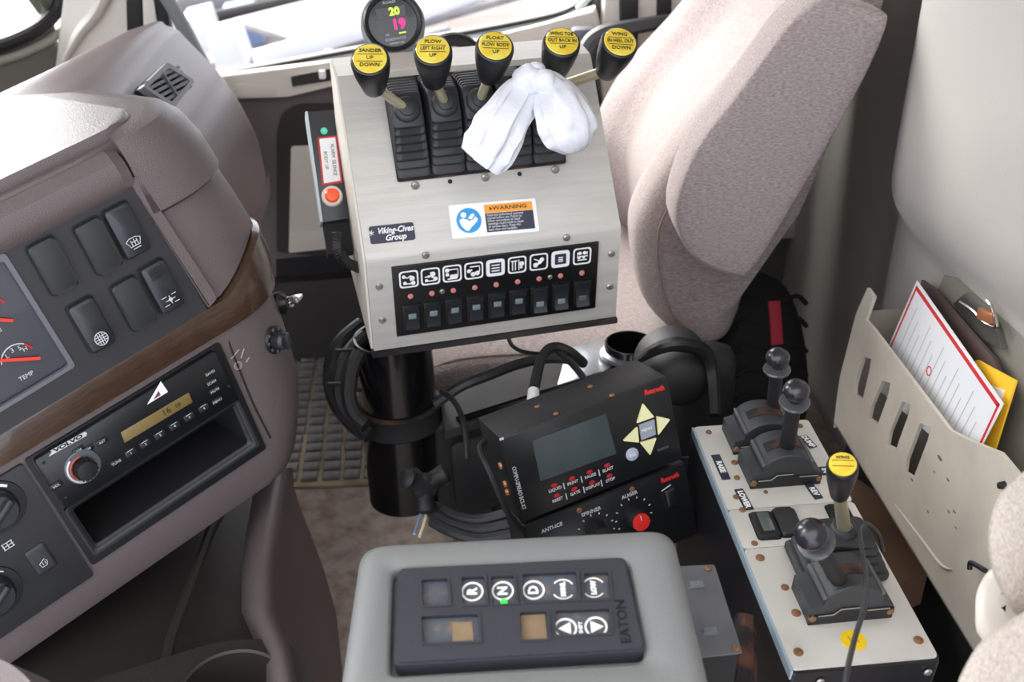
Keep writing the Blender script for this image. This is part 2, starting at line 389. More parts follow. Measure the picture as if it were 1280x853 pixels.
# OUTSIDE --------------------------------------------------------------
yard_m = mat('pale_yard_gravel', (128, 120, 116), .9, var=.3, vscale=.6, bump=.5, bscale=30)
b = BM(); box(b, (-10, 40, -1.15), (140, 90, .1)); struct('ground', b, yard_m)
wht_m = mat('white_vehicle_paint', (186, 190, 198), .4); blu_m = mat('pale_blue_paint', (104, 124, 160), .4); gry_m = mat('weathered_grey_metal', (112, 110, 116), .6, var=.3, vscale=4)
def slab(pa, pb, D0, D1, w_, h_):
    A = P(*pa, D=D0); B_ = P(*pb, D=D1); d = B_-A; bmx = BM()
    R_ = d.to_track_quat('X', 'Z').to_matrix().to_4x4(); box(bmx, (0, 0, 0), (d.length, w_, h_), .01, R=R_, M=T3((A+B_)/2)); return bmx
t = thing('flatbed_trailer', 'white flatbed trailer parked outside beyond the passenger window', 'trailer', WORLD)
obj('side_rail', slab((318, 76), (620, -12), 6.2, 7.6, .12, .09), wht_m, t)
obj('deck', slab((345, 46), (700, -50), 7.0, 8.4, 1.1, .05), gry_m, t)
obj('lower_rail', slab((335, 96), (560, 38), 6.0, 6.8, .06, .05), gry_m, t)
for a, c in (((338, 78), (340, 96)), ((410, 62), (413, 80)), ((500, 30), (503, 52))): obj('post', slab(a, c, 6.4, 6.4, .05, .05), wht_m, t)
for i, (nm, lb, ct, a, c, D0, w_, h_, mm) in enumerate((
 ('tool_crate', 'white crate on the ground left of the flatbed trailer outside', 'crate', (270, 62), (306, 53), 5.2, .3, .18, wht_m),
 ('steel_cabinet', 'pale blue cabinet outside beside the flatbed trailer', 'cabinet', (286, 34), (326, 24), 9.5, .4, .34, blu_m),
 ('storage_box', 'small grey box on the ground near the trailer outside', 'box', (272, 84), (312, 78), 5.6, .25, .12, gry_m),
 ('water_tank', 'light tank lying behind the flatbed trailer outside', 'tank', (236, 40), (268, 32), 7.0, .4, .22, wht_m),
 ('bollard', 'short cream bollard outside below the window', 'bollard', (300, 86), (305, 76), 5.4, .06, .08, keyy_m))):
    o = obj(nm, slab(a, c, D0, D0, w_, h_), mm, label=lb, cat=ct)
b = BM(); tube(b, [P(200, 30, D=9), P(260, 22, D=9), P(420, -12, D=9.6), P(620, -60, D=10.5)], .05, 8, 4)
obj('long_pipe', b, rubk_m, label='long dark pipe lying across the yard behind the trailer', cat='pipe')
b = BM(); tube(b, [P(200, 6, D=10), P(330, -8, D=10), P(520, -50, D=11)], .22, 12, 4)
obj('culvert_pipe', b, gry_m, label='thick grey pipe lying far out in the yard', cat='pipe')

# FLOOR MAT --------------------------------------------------------------
b = BM(); box(b, (-.22, 1.77, FZ+.003), (.62, .46, .006), .002)
matb = BM(); 
t = thing('floor_mat', 'worn grey rubber floor mat with square raised pads and dirty joints', 'floor mat', Fr((-.22, 1.8, FZ), (1, 0, 0), (0, 0, 1)))
b.transform(T3(.22, -1.8, -FZ)); obj('mat_base', b, dirt_m, t)
pm = BM(); box(pm, (0, 0, 0), (.031, .024, .008), .0025, 1)
pme = bpy.data.meshes.new('pad'); pm.to_mesh(pme); pm.free(); pme.materials.append(pad_m)
for f in pme.polygons: f.use_smooth = True
pme.set_sharp_from_angle(angle=radians(35))
for i in range(17):
    for j in range(16):
        o = bpy.data.objects.new('pad', pme); COL.objects.link(o); o.parent = t
        o.location = (-.295+.036*i+random.uniform(-.0012, .0012), -.235+.029*j+random.uniform(-.001, .001), .008+random.uniform(-.0012, .0008))
        o.rotation_euler = (random.uniform(-.03, .03), random.uniform(-.03, .03), random.uniform(-.04, .04)); o.scale = (random.uniform(.92, 1.04), random.uniform(.9, 1.04), 1)
b = BM(); tube(b, px(Fr((0, 0, FZ+.012), (1, 0, 0), (0, 0, 1)), [(372, 634), (420, 637), (462, 640)]), .0016, 6, 3)
obj('floor_cable', b, rustband_m, label='thin rusty brown rod lying across the rubber floor mat', cat='rod')
# ------------------------------------------------------------------ DASHBOARD
S = Fr((-.272, .887, .652), (.776, .586, .232), (.568, -.81, .144))
def dring(umax, v, r=.085, f=0.0, hb=-.34, u0=-.34, ex=2.2, n=14):
    pts = [(u0, v, f), (umax-r, v, f)]
    for i in range(1, n+1):
        a = pi/2*i/n; pts.append((umax-r+r*sin(a)**(2/ex), v, f-(r*1.15)*(1-cos(a)**(2/ex))))
    pts += [(umax-.01, v, hb*.6), (umax-.05, v, hb), (u0, v, hb)]
    return pts
dash = thing('dashboard', 'mauve-brown truck dashboard with wood trim wrapping round the driver side', 'dashboard', S)
b = BM()
loft(b, [dring(.115, -.118, .05, -.02, -.30), dring(.135, -.108, .055, -.004, -.30), dring(.146, -.098, .06, 0, -.30), dring(.168, -.07, .07), dring(.187, -.035, .08), dring(.196, .02), dring(.199, .069)])
lowf = obj('lower_fascia', b, dash_m, dash)
def rise(r_, amt):
    return [(x, y + amt*sst(.10, .20, x if h > -.2 else .2), h) for x, y, h in r_]
b = BM(); loft(b, [dring(.199, .069, f=.001), dring(.205, .071, f=.006), rise(dring(.211, .084, f=.008), .018), rise(dring(.212, .094, f=.006), .034), rise(dring(.209, .096, f=.001), .036)])
woodo = obj('wood_trim', b, wood_m, dash, label='dark glossy wood-look trim strip')
b = BM(); loft(b, [rise(dring(.208, .098), .036), rise(dring(.209, .10), .036), rise(dring(.206, .15), .012), dring(.199, .199), dring(.196, .201)])
obj('end_panel', b, dash_m, dash)
b = BM(); prism(b, rnd([p[:2] for p in px(S, [(158, 224), (170, 219), (269, 371), (258, 384)], .004)], .001), -.001, .009, .0025, seg=3); obj('edge_strip', b, dash_m, dash)
b = BM()
def cring(umax, v, f, r, hb=-.40): return dring(umax, v, r, f, hb, u0=.098)
loft(b, [cring(.196, .203, .004, .085), cring(.2, .206, .009, .085), cring(.196, .235, .009, .085), cring(.186, .262, .007, .08), cring(.174, .276, .0, .07), cring(.155, .282, -.012, .055, -.38)])
obj('end_cap', b, dash_m, dash)
def hit(o, px_, py_, fr, off=0.0):
    '''where the view line of a pixel meets a surface of the dashboard, with its normal (both in fr)'''
    d = ray(px_, py_); ok, l, n, i = o.ray_cast(fr.I @ CAM, (fr.I.to_3x3() @ d).normalized())
    return (l + n*off, n) if ok else (fr.p(px_, py_, -.06), V((.7, 0, .7)))
# rolled lip over the switch panel
b = BM(); prof = [(.232, -.02), (.233, .003), (.240, .012), (.252, .0165), (.264, .0145), (.272, .006), (.2745, -.01), (.27, -.05), (.24, -.05)]
loft(b, [[(u_, v_, h_) for v_, h_ in prof] for u_ in (-.34, -.1, .085)]); 
c3 = [(.095, v_-.004, h_-.004) for v_, h_ in prof]
loft(b, [[(.085, v_, h_) for v_, h_ in prof], c3]); obj('rolled_lip', b, dash_m, dash)
HT = Fr(S.c + S.v*.28, S.u, S.v)       # local y = -S.n (away)
b = BM(); prism(b, rnd([(-.5, .012), (.135, .012), (.12, .30), (.05, .40), (-.5, .40)], [0, .045, .06, .03, 0], 8), -.008, .006, .004, seg=3)
o = obj('top_pad', b, dash_m, dash); o.matrix_world = HT.M
b = BM(); prism(b, rnd([(-.5, .0), (.11, .0), (.178, .09), (.145, .30), (.09, .43), (-.5, .43)], [0, .05, .05, .06, .05, 0], 8), -.05, -.004, .006, seg=3)
o = obj('top_shell', b, dash_m, dash); o.matrix_world = HT.M
# the charcoal switch panel: outline read off the plane
b = BM()
out = [p[:2] for p in px(S, [(165, 222), (262, 389)])]
pl = rnd([(-.34, .0965), (out[1][0]-.003, .0965), (out[0][0]-.002, .2375), (-.34, .2375)], .003)
gr_ = [p[:2] for p in px(S, [(2, 318), (88, 455), (22, 495)])]
gz = rnd([(-.33, gr_[0][1]), (gr_[0][0], gr_[0][1]), (gr_[1][0], gr_[1][1]), (gr_[2][0], gr_[2][1]+.0), (-.33, gr_[2][1]-.004)], .004)
holed(b, pl, [gz], .0, .006); swp = obj('switch_panel', b, pan_m, dash)
b = BM(); prism(b, pl, -.004, -.0005); obj('panel_backing', b, blk_m, dash)
b = BM(); frame_ring(b, scale_pts(gz, -.0025), scale_pts(gz, .003), .003, .0075); obj('gauge_bezel', b, mat('gauge_bezel_grey', (98, 100, 106), .4), dash)
b = BM(); prism(b, scale_pts(gz, .001), -.0005, .001); obj('gauge_face', b, mat('gauge_face', (58, 60, 66), .35, coat=.4), dash)
edge = BM(); tube(edge, [V((p[0], p[1], .004)) for p in [S.p(88, 454), S.p(70, 468), S.p(20, 496)]], .0009, 6, 2); obj('bezel_highlight_edge', edge, offw_m, dash)
for k, (cx, cy) in enumerate(((-12, 393), (24, 450))):
    c0 = S.p(cx, cy, .0015); b = BM(); r = .0145
    arc = [V((c0.x+r*cos(radians(a)), c0.y+r*sin(radians(a)), .0018)) for a in range(20, 175, 12)]
    tube(b, arc, .0006, 5, 0)
    for a in (35, 60, 95, 130): txt_mesh(b, {35: 'H', 60: '5', 95: '3', 130: 'L'}[a], .006, flatM((c0.x+r*.72*cos(radians(a)), c0.y+r*.72*sin(radians(a)), .0016)))
    txt_mesh(b, ('PSI', 'TEMP')[k], .0055, flatM((c0.x-.002, c0.y-.016, .0016)))
    g = obj('gauge_scale', b, offw_m, dash)
    b = BM(); arc = [V((c0.x+r*cos(radians(a)), c0.y+r*sin(radians(a)), .0022)) for a in range(15, 50, 8)]; tube(b, arc, .0009, 5, 0); obj('red_zone', b, red_m, g)
    b = BM(); e = S.p(*((16, 401), (50, 448))[k], .004); s_ = S.p(*((-60, 396), (-30, 453))[k], .004)
    tube(b, [s_, e], [.0014, .0014], 6, 0); obj('needle', b, mat('needle_red%d' % k, (235, 60, 50), .5, emit=.2), dash)
# rockers on the panel: (4 outline px, icon)
def rocker_at(fr, parent, c, w_, h_, h0=.006, icon=None, blank=False, ang=0.0, m_=None, name='rocker_switch', t_=.008):
    M = T3(c[0], c[1], h0) @ Matrix.Rotation(ang, 4, 'Z'); b = BM()
    t2 = BM(); rr = rrect(0, 0, w_, h_, w_*.16, 4)
    if blank: prism(b, rr, -.002, t_*.8, .0022, M, 3)
    else:
        R = []
        for z, d, k in ((-.002, 0, 0), (t_*.6, 0, 1), (t_*.9, .0009, 1), (t_, .0026, 1)):
            R.append([(p.x, p.y, z - (k*.25*t_*(1-cos(pi*(p.y/h_+.15)*1.1)) if k else 0)) for p in scale_pts(rr, d+1e-6)])
        # concave waist across the rocker
        n_ = 8
        top = R[-1]; loft(b, R, True, M)
    o = obj(name, b, m_ or rock_m, parent)
    b = BM(); oo = rrect(0, 0, w_*1.10, h_*1.05, w_*.2, 4); frame_ring(b, oo, scale_pts(oo, w_*.05), -.001, .0004, M); obj('gap', b, matte_m, o)
    if icon: icon(o, M, w_, h_, t_)
    return o
def ico(lines, dots=(), mt=None):
    def f(o, M, w_, h_, t_):
        b = BM()
        for L_ in lines: tube(b, [M @ V((x*w_, y*h_, t_*.93)) for x, y in L_], w_*.018, 5, 0)
        for x, y, r in dots: lathe(b, [(r*w_, 0), (r*w_, .0002)], 10, M @ T3(x*w_, y*h_, t_*.93))
        obj('icon', b, mt or offw_m, o)
    return f
def grid_icon(): # round globe-like symbol
    L_ = [[(.24*cos(a/8*pi)+.02, .13*sin(a/8*pi)-.27) for a in range(17)]]
    L_ += [[(-.2, -.27+y), (.24, -.27+y)] for y in (-.05, 0, .05)] + [[(x, -.38), (x, -.16)] for x in (-.07, .02, .11)]
    return ico(L_)
defrost = ico([[(-.3, -.16), (-.16, -.12), (.1, -.12), (.26, -.16), (.16, -.28), (-.2, -.28), (-.3, -.16)], [(-.12, -.16), (-.12, -.27)], [(0, -.15), (0, -.27)], [(.1, -.16), (.1, -.27)], [(-.15, -.33), (.15, -.33)], [(-.1, -.2), (.12, -.2)]])
axle = ico([[(-.3, -.17), (-.1, -.17)], [(.1, -.17), (.3, -.17)], [(-.3, -.34), (-.1, -.34)], [(.1, -.34), (.3, -.34)], [(0, -.17), (0, -.34)], [(-.2, -.255), (.2, -.255)]], [(0, -.255, .08)])
for (cx, cy), bl, ic, lb in (((66, 333), True, None, 'blank switch cover'), ((123, 308), True, None, 'blank switch cover'), ((158, 288), False, defrost, 'rocker switch with a windshield symbol'),
                    ((167, 380), True, None, 'blank switch cover'), ((202, 358), False, axle, 'rocker switch with an axle symbol'), ((114, 406), False, grid_icon(), 'rocker switch with a round fan symbol')):
    c0 = S.p(cx, cy, .009)
    rocker_at(S, dash, c0, .0245, .048, .006, ic, bl, 0, None if not bl else mat('blank_cover_plastic', (38, 41, 41), .5), 'blank_cover' if bl else 'rocker_switch', .0115 if not bl else .0085)
# grip ribs on the axle rocker
c0 = S.p(202, 358, .009); b = BM()
for i in range(6): box(b, (c0.x, c0.y+.011+i*.0018, .0172), (.015, .0007, .0008))
obj('grip_ribs', b, pan_m, dash)
# fascia bezel below trim with storage tray
b = BM(); o1 = rnd([(-.1, -.066), (.097, -.066), (.102, .063), (-.1, .063)], .003); i1 = rnd([(-.0945, -.0585), (.0925, -.0585), (.0945, .0608), (-.0955, .0608)], .003)
frame_ring(b, o1, i1, -.001, .003); obj('radio_bezel', b, blk_m, dash)
b = BM(); tr = rnd([(-.0925, -.056), (.0895, -.056), (.0915, -.0008), (-.0935, -.0008)], .004)
loft(b, [ringz(tr, .0035), ringz(scale_pts(tr, .002), .0025), ringz(scale_pts(tr, .005), -.0), ringz(scale_pts(tr, .0055), -.001)], False)
to = [V(p) for p in rnd([(-.0945, -.0585), (.0925, -.0585), (.0935, .0), (-.0955, .0)], .004)]
frame_ring(b, to, tr, 0, .0035); obj('storage_tray_rim', b, pan_m, dash)
cut(lowf, scale_pts(tr, -.002), -.11, .01)
b = BM(); ti = scale_pts(tr, .003); rb = scale_pts(tr, .008)
loft(b, [ringz(ti, .0025), ringz(ti, -.02), ringz(rb, -.105)], False); prism(b, rb, -.108, -.104); obj('storage_tray', b, mat('tray_black', (30, 30, 32), .6), dash)
# climate panel
b = BM(); cp = rnd([(-.34, -.075), (-.103, -.075), (-.103, .062), (-.34, .062)], .003); prism(b, cp, -.001, .004, .0008); obj('climate_panel', b, pan_m, dash)
for k, (cx, cy, r) in enumerate(((-2, 638, .0175), (-6, 745, .0175))):
    c0 = S.p(cx, cy, .01); b = BM(); lathe(b, [(r*1.45, .004), (r*1.42, .0055), (r*1.1, .0058)], 32, T3(c0.x, c0.y, 0)); d = obj('dial_ring', b, blk_m, dash)
    b = BM(); lathe(b, [(r, .005), (r*.98, .014), (r*.85, .018), (r*.3, .0185)], 28, T3(c0.x, c0.y, 0)); box(b, (0, 0, .02), (r*1.7, .007, .008), .002, M=T3(c0.x, c0.y, 0) @ Matrix.Rotation(.5, 4, 'Z')); obj('dial_knob', b, rock_m, dash)
    b = BM(); 
    for a in ((40, 75), (80, 110)): tube(b, [V((c0.x+r*1.22*cos(radians(x)), c0.y+r*1.22*sin(radians(x)), .0062)) for x in range(a[0], a[1]+1, 5)], .0014 if k == 0 else .0005, 6, 0)
    obj('dial_scale', b, white_m, d)
b = BM()
for i in range(3): 
    c0 = S.p(10, 682, .005); tube(b, [c0+V((-.004+.004*i, -.003, 0)), c0+V((-.004+.004*i, .003, 0))], .0005, 5, 0)
for i in range(3): tube(b, [c0+V((-.005, -.003+.003*i, 0)), c0+V((.005, -.003+.003*i, 0))], .0004, 5, 0)
for (x_, y_) in ((16, 720), (10, 765)):
    c1 = S.p(x_, y_, .005); box(b, c1, (.006, .0015, .0004)); box(b, c1+V((.001, .0025, 0)), (.0015, .003, .0004))
obj('climate_symbols', b, offw_m, dash)
c0 = S.p(52, 700, .006); rocker_at(S, dash, c0, .0185, .028, .004, ico([[(-.2, -.1), (.1, 0), (.2, -.1), (.1, -.25), (-.15, -.25), (-.2, -.1)], [(-.05, -.08), (-.05, -.2)], [(.08, -.08), (.08, -.2)]]), False, 0, pan_m, 'recirculation_button', .003)
# embossed mark on end panel, seam
b = BM(); tube(b, [hit(lowf, x, y, S, .0003)[0] for x, y in ((281, 412), (290, 440), (302, 470), (314, 500), (326, 525), (338, 548))], .0011, 6, 3); obj('panel_seam', b, matte_m, dash)
b = BM(); c0 = hit(lowf, 297, 457, S, .0004)[0]
lathe(b, [(.0045, 0), (.0045, .0008), (.003, .0008), (.003, 0)], 16, T3(c0)); tube(b, [c0+V((.006, .005, .0004)), c0+V((.013, .012, 0))], .0008, 6, 0); tube(b, [c0+V((.009, -.002, 0)), c0+V((.014, .001, 0))], .0008, 6, 0); tube(b, [c0+V((-.003, .01, .0004)), c0+V((.008, .014, 0))], .0008, 6, 0)
obj('embossed_mark', b, mat('emboss_light', (150, 136, 132), .4), dash)

# radio ------------------------------------------------------------
RF = S.off(-.0005, .031, .003)
rad = thing('radio', 'black truck radio with amber display and round knob above the empty tray', 'radio', RF)
b = BM(); prism(b, rrect(0, 0, .187, .0585, .003), -.001, .005, .0012); obj('faceplate', b, mat('radio_black', (20, 22, 25), .3), rad)
b = BM(); d0 = [RF.p(*p, .0055) for p in ((151, 541), (236, 491), (241, 503), (156, 554))]; prism(b, [p[:2] for p in d0], .0045, .0056, .0003); dsp = obj('display', b, lcdt_m, rad)
b = BM(); c0 = RF.p(208, 515, .006); txt_mesh(b, '16', .009, flatM(c0, 0)); c1 = RF.p(222, 507, .006); txt_mesh(b, '10', .006, flatM(c1)); obj('display_digits', b, mat('lcd_ink', (60, 46, 22), .5), dsp)
c0 = RF.p(103, 583, .005); b = BM()
lathe(b, [(.0165, 0), (.0165, .002), (.0155, .003)], 32, T3(c0)); kr = obj('knob_ring', b, mat('knob_ring_grey', (84, 88, 94), .4), rad)
b = BM(); tube(b, [c0+V((.0142*cos(radians(a)), .0142*sin(radians(a)), .003)) for a in range(120, 260, 10)], .0012, 6, 0); obj('light_arc', b, offw_m, kr)
b = BM(); tube(b, [c0+V((.0115*cos(radians(a)), .0115*sin(radians(a)), .0035)) for a in range(80, 250, 10)], .0014, 6, 0); obj('orange_arc', b, mat('dull_red_arc', (140, 70, 50), .5), kr)
b = BM(); pr = [(.0098, .002), (.0096, .012), (.0088, .014), (.003, .0145)]; lathe(b, pr, 24, T3(c0))
for i in range(16): box(b, c0+V((.0099*cos(i*pi/8), .0099*sin(i*pi/8), .008)), (.0012, .0012, .011))
obj('knob', b, blk_m, rad)
# letterings
b = BM(); c1 = RF.p(84, 555, .0052); a0 = RF.p(66, 566, 0); a1 = RF.p(104, 545, 0); ang = atan2(a1.y-a0.y, a1.x-a0.x)
prism(b, [(-.0185, -.0022), (.0175, -.0022), (.019, 0), (.0175, .0022), (-.0155, .0022), (-.014, .0008)], 0, .0003, M=flatM(c1, ang)); obj('brand_plate', b, offw_m, rad)
b = BM(); txt_mesh(b, 'VOLVO', .0048, flatM(c1+V((.001, 0, .0004)), ang), sx=1.7, bold=.0002); obj('brand_lettering', b, blk_m, rad)
b = BM(); pts = [RF.p(*p, .0052) for p in ((184, 506), (201, 477), (210, 490))]; prism(b, [p[:2] for p in pts], .005, .0054); obj('triangle_emblem', b, white_m, rad)
b = BM(); pts = [RF.p(*p, .0058) for p in ((192, 500), (198, 489), (201, 494))]; prism(b, [p[:2] for p in pts], .0054, .0057); obj('emblem_line', b, mat('emblem_purple', (120, 60, 90), .5), rad)
for i in range(6):
    c1 = RF.p(163+i*18.3, 566-i*11.2, .005); b = BM(); box(b, c1, (.0105, .0065, .003), .0008); k = obj('preset_button', b, rock_m, rad)
    b = BM(); txt_mesh(b, str(i+1), .0038, flatM(c1+V((0, 0, .0016)))); box(b, c1+V((0, .0028, .0014)), (.006, .0005, .0003)); obj('button_print', b, offw_m, k)
for (x_, y_, s_) in ((145, 578, 'TUNE'), (127, 552, 'AST'), (70, 607, 'VOL'), (98, 563, 'AM'), (110, 561, 'FM'), (262, 466, 'BAND'), (264, 478, 'SCAN'), (268, 488, 'MUTE'), (271, 501, 'MENU')):
    c1 = RF.p(x_, y_, .005); b = BM(); box(b, c1, (.011, .006, .003), .0009); k = obj('key', b, blk_m, rad)
    b = BM(); txt_mesh(b, s_, .0036, flatM(c1+V((0, 0, .0016)))); obj('key_print', b, offw_m, k)
b = BM()
for x_, y_ in ((55, 579), (82, 622), (264, 448), (286, 483)): lathe(b, [(.0016, .0), (.0016, .0003)], 10, T3(RF.p(x_, y_, .0052)))
obj('release_hole', b, matte_m, rad)

# key switch and knob on the end panel -----------------------------
def on_end(px_, py_, h): return S.p(px_, py_, h)
c0, n0 = hit(lowf, 342, 425, S); Mk = align(c0, n0+V((0, 0, .5))); b = BM()
lathe(b, [(.014, -.004), (.0145, .002), (.012, .004)], 24, Mk); dk = obj('lighter_bezel', b, blk_m, dash)
b = BM(); lathe(b, [(.0085, .003), (.0095, .014), (.007, .017), (.002, .0175)], 20, Mk); box(b, (0, 0, .019), (.018, .006, .008), .002, M=Mk); obj('light_knob', b, rock_m, dash)
b = BM(); 
for a in range(0, 360, 40): box(b, (0.0115*cos(radians(a)), .0115*sin(radians(a)), .0045), (.003, .003, .001), .0004, M=Mk)
obj('knob_marks', b, greyst_m, dk)
c0, n0 = hit(lowf, 350, 379, S); Mk = align(c0, n0+V((0, 0, .3))); b = BM(); lathe(b, [(.012, -.004), (.0125, .003), (.009, .005), (.006, .010)], 20, Mk); ig = obj('ignition_bezel', b, blk_m, dash)
b = BM(); box(b, (0, -.004, .016), (.004, .016, .014), .0015, M=Mk); lathe(b, [(.006, .0), (.006, .010)], 16, Mk @ T3(0, 0, .004)); obj('ignition_key', b, chrome_m, dash, label='bright metal key')

# passenger side of the dash ----------------------------------------
prof = [(-1.09, .80), (-.8, .865), (-.55, .872), (-.42, .868), (-.385, .86), (-.372, .846), (-.335, .80), (-.322, .775), (-.305, .74), (-.285, .66), (-.30, .50), (-.5, .42), (-1.09, .42)]
b = BM(); sp_ = smooth([V((x, 0, z)) for x, z in prof], 4)
rings = []
for y, xm, dz in ((1.02, -.80, 0), (1.3, -.64, 0), (1.46, -.56, 0), (1.57, -.505, 0), (1.66, -.47, -.002), (1.76, -.43, -.012), (1.82, -.41, -.045), (1.84, -.40, -.09)):
    k = (-.33-xm)/(1.09-.33)
    rings.append([((p.x if p.x > -.40 else -.40+(p.x+.40)*(-.40-xm)/.69), y, p.z+dz*(1 if p.z > .6 else 0)) for p in sp_])
loft(b, rings); bmesh.ops.transform(b, matrix=S.I, verts=b.verts); obj('passenger_dash', b, dash_m, dash, sharp=50)
VF = Fr(P(216, 103, X=-.335), (.30, .85, 0), (.80, -.30, .50))
b = BM(); vo = rnd([p[:2] for p in px(VF, [(184, 104), (215, 74), (249, 98), (223, 132)], .012)], .005, 4); vi = scale_pts(vo, .008)
frame_ring(b, vo, vi, -.02, .004); M_ = S.I @ VF.M; b.transform(M_); vt = obj('air_vent', b, mat('vent_grey', (122, 124, 126), .4), dash)
b = BM(); prism(b, vo, -.02, -.008); b.transform(M_); obj('vent_throat', b, matte_m, vt)
cx = sum(p[0] for p in vo)/len(vo); cy = sum(p[1] for p in vo)/len(vo); hy = max(p[1] for p in vi)-min(p[1] for p in vi); hx = max(p[0] for p in vi)-min(p[0] for p in vi)
for i in range(5):
    b = BM(); box(b, (cx, cy+(i-2)*hy/5.2, -.001), (hx*.98, .0042, .008)); b.transform(M_); obj('slat', b, greyst_m, vt)
b = BM(); box(b, (cx, cy, .002), (.003, hy*.9, .006)); b.transform(M_); obj('cross_bar', b, greyst_m, vt)
# strip hanging at the door
b = BM(); tube(b, [P(186, -30, Y=1.93), P(215, 8, Y=1.93), P(243, 62, Y=1.93), P(266, 110, Y=1.93), P(285, 165, Y=1.93), P(296, 215, Y=1.93), P(306, 260, Y=1.93)], [.010, .012, .0135, .015, .017, .018, .018], 12, 6)
obj('door_weatherstrip', b, mat('weatherstrip_grey', (112, 116, 116), .5), label='grey rubber door weatherstrip curving down in front of the passenger window', cat='weatherstrip')

# lower floor console with cup holder -------------------------------
LC = Fr((-.18, .85, .5), (1, 0, 0), (0, 0, 1))
def Z_(p, z): q_ = P(p[0], p[1], Z=z); return q_
lc = thing('floor_console', 'dark brown moulded floor console with cup holder below the dashboard', 'console', LC)
b = BM(); rid = [(352, 585), (346, 612), (337, 660), (330, 710), (330, 765), (352, 815), (372, 930)]; outl = [(362, 607), (374, 632), (390, 672), (406, 716), (420, 765), (428, 840), (428, 930)]
rings = [[LC.l(Z_((x-30, y), .46)) for x, y in rid], [LC.l(Z_((x-22, y), .505)) for x, y in rid], [LC.l(Z_((x-8, y), .528)) for x, y in rid], [LC.l(Z_((x+4, y), .528)) for x, y in rid], [LC.l(Z_((x+14, y), .51)) for x, y in rid], [LC.l(Z_((a*.45+c*.55, d*.45+e*.55), .35)) for (a, d), (c, e) in zip([(x+14, y) for x, y in rid], outl)], [LC.l(Z_(p, FZ)) for p in outl]]
loft(b, rings, closed=False); obj('side_wall', b, dash_m, lc, sharp=80)
b = BM(); prism(b, [LC.l(Z_(p, .47)) for p in ((-200, 1000), (350, 1000), (340, 830), (320, 700), (345, 590), (150, 590), (-200, 700))], -.045, -.03); obj('tray_floor', b, dashd_m, lc)
b = BM(); tube(b, [LC.l(Z_(p, .5)) for p in ((205, 850), (214, 800), (238, 735), (262, 668), (276, 640))], .006, 8, 4); obj('tray_rib', b, dashd_m, lc)
cc = LC.l(Z_((292, 868), .51)); b = BM(); cup = [(cc.x+.045*cos(2*pi*i/40), cc.y+.045*sin(2*pi*i/40)) for i in range(40)]
dk = rnd([(cc.x-.16, cc.y-.1), (cc.x+.062, cc.y-.1), (cc.x+.072, cc.y+.02), (cc.x+.04, cc.y+.062), (cc.x-.02, cc.y+.066), (cc.x-.16, cc.y+.01)], .03, 6)
holed(b, dk, [cup], -.0, .012); obj('cup_deck', b, dashd_m, lc)
b = BM(); lathe(b, [(.044, .0125), (.047, .0125), (.048, .016), (.046, .018), (.044, .016), (.044, -.07), (.001, -.07)], 40, T3(cc.x, cc.y, 0), cap=False); obj('cup_well', b, dashd_m, lc)
# ------------------------------------------------------------------ CONTROL BOX
K = Fr((.071, 1.12, .697), (.985, .168, .025), (.169, -.981, -.094))
ca, sa = cos(radians(40)), sin(radians(40))
HW = .1455
cb = thing('control_box', 'brushed steel control box with a row of nine rocker switches and lever boots', 'control box', K)
side = [(-.003, -.0635), (0, -.0625), (0, .054), (-.003, .0605), (-.0035-.2*sa, .0605+.2*ca-.004), (-.0035-.2*sa-.006, .0605+.2*ca), (-.195, .0605+.2*ca), (-.195, -.0635)]
b = BM(); loft(b, [[(x, v_, h_) for h_, v_ in side] for x in (-HW, HW)]); box_o = obj('enclosure', b, steel_m, cb, sharp=25)
TT = Fr(K.M @ V((0, .0600, -.0022)), K.u, K.n*ca + K.v*sa)      # slope face frame
def tt(px_, py_, h=0.0): return TT.p(px_, py_, h)
MT = K.I @ TT.M
def T_(b): b.transform(MT); return b
b = BM(); prism(b, rnd([(-HW-.002, -.071), (HW+.002, -.071), (HW+.002, -.064), (-HW-.002, -.064)], .001), -.19, .002); obj('base_tray', b, bpaint_m, cb)
# side seam flange with bolts
b = BM(); loft(b, [[(x, v_+((v_ < 0)*.001), h_) for h_, v_ in [(p[0]-.004 if p[0] > -.01 else p[0], p[1]) for p in side]] for x in (-HW-.0025, -HW-.0002)]); obj('side_cover', b, doorl_m, cb)
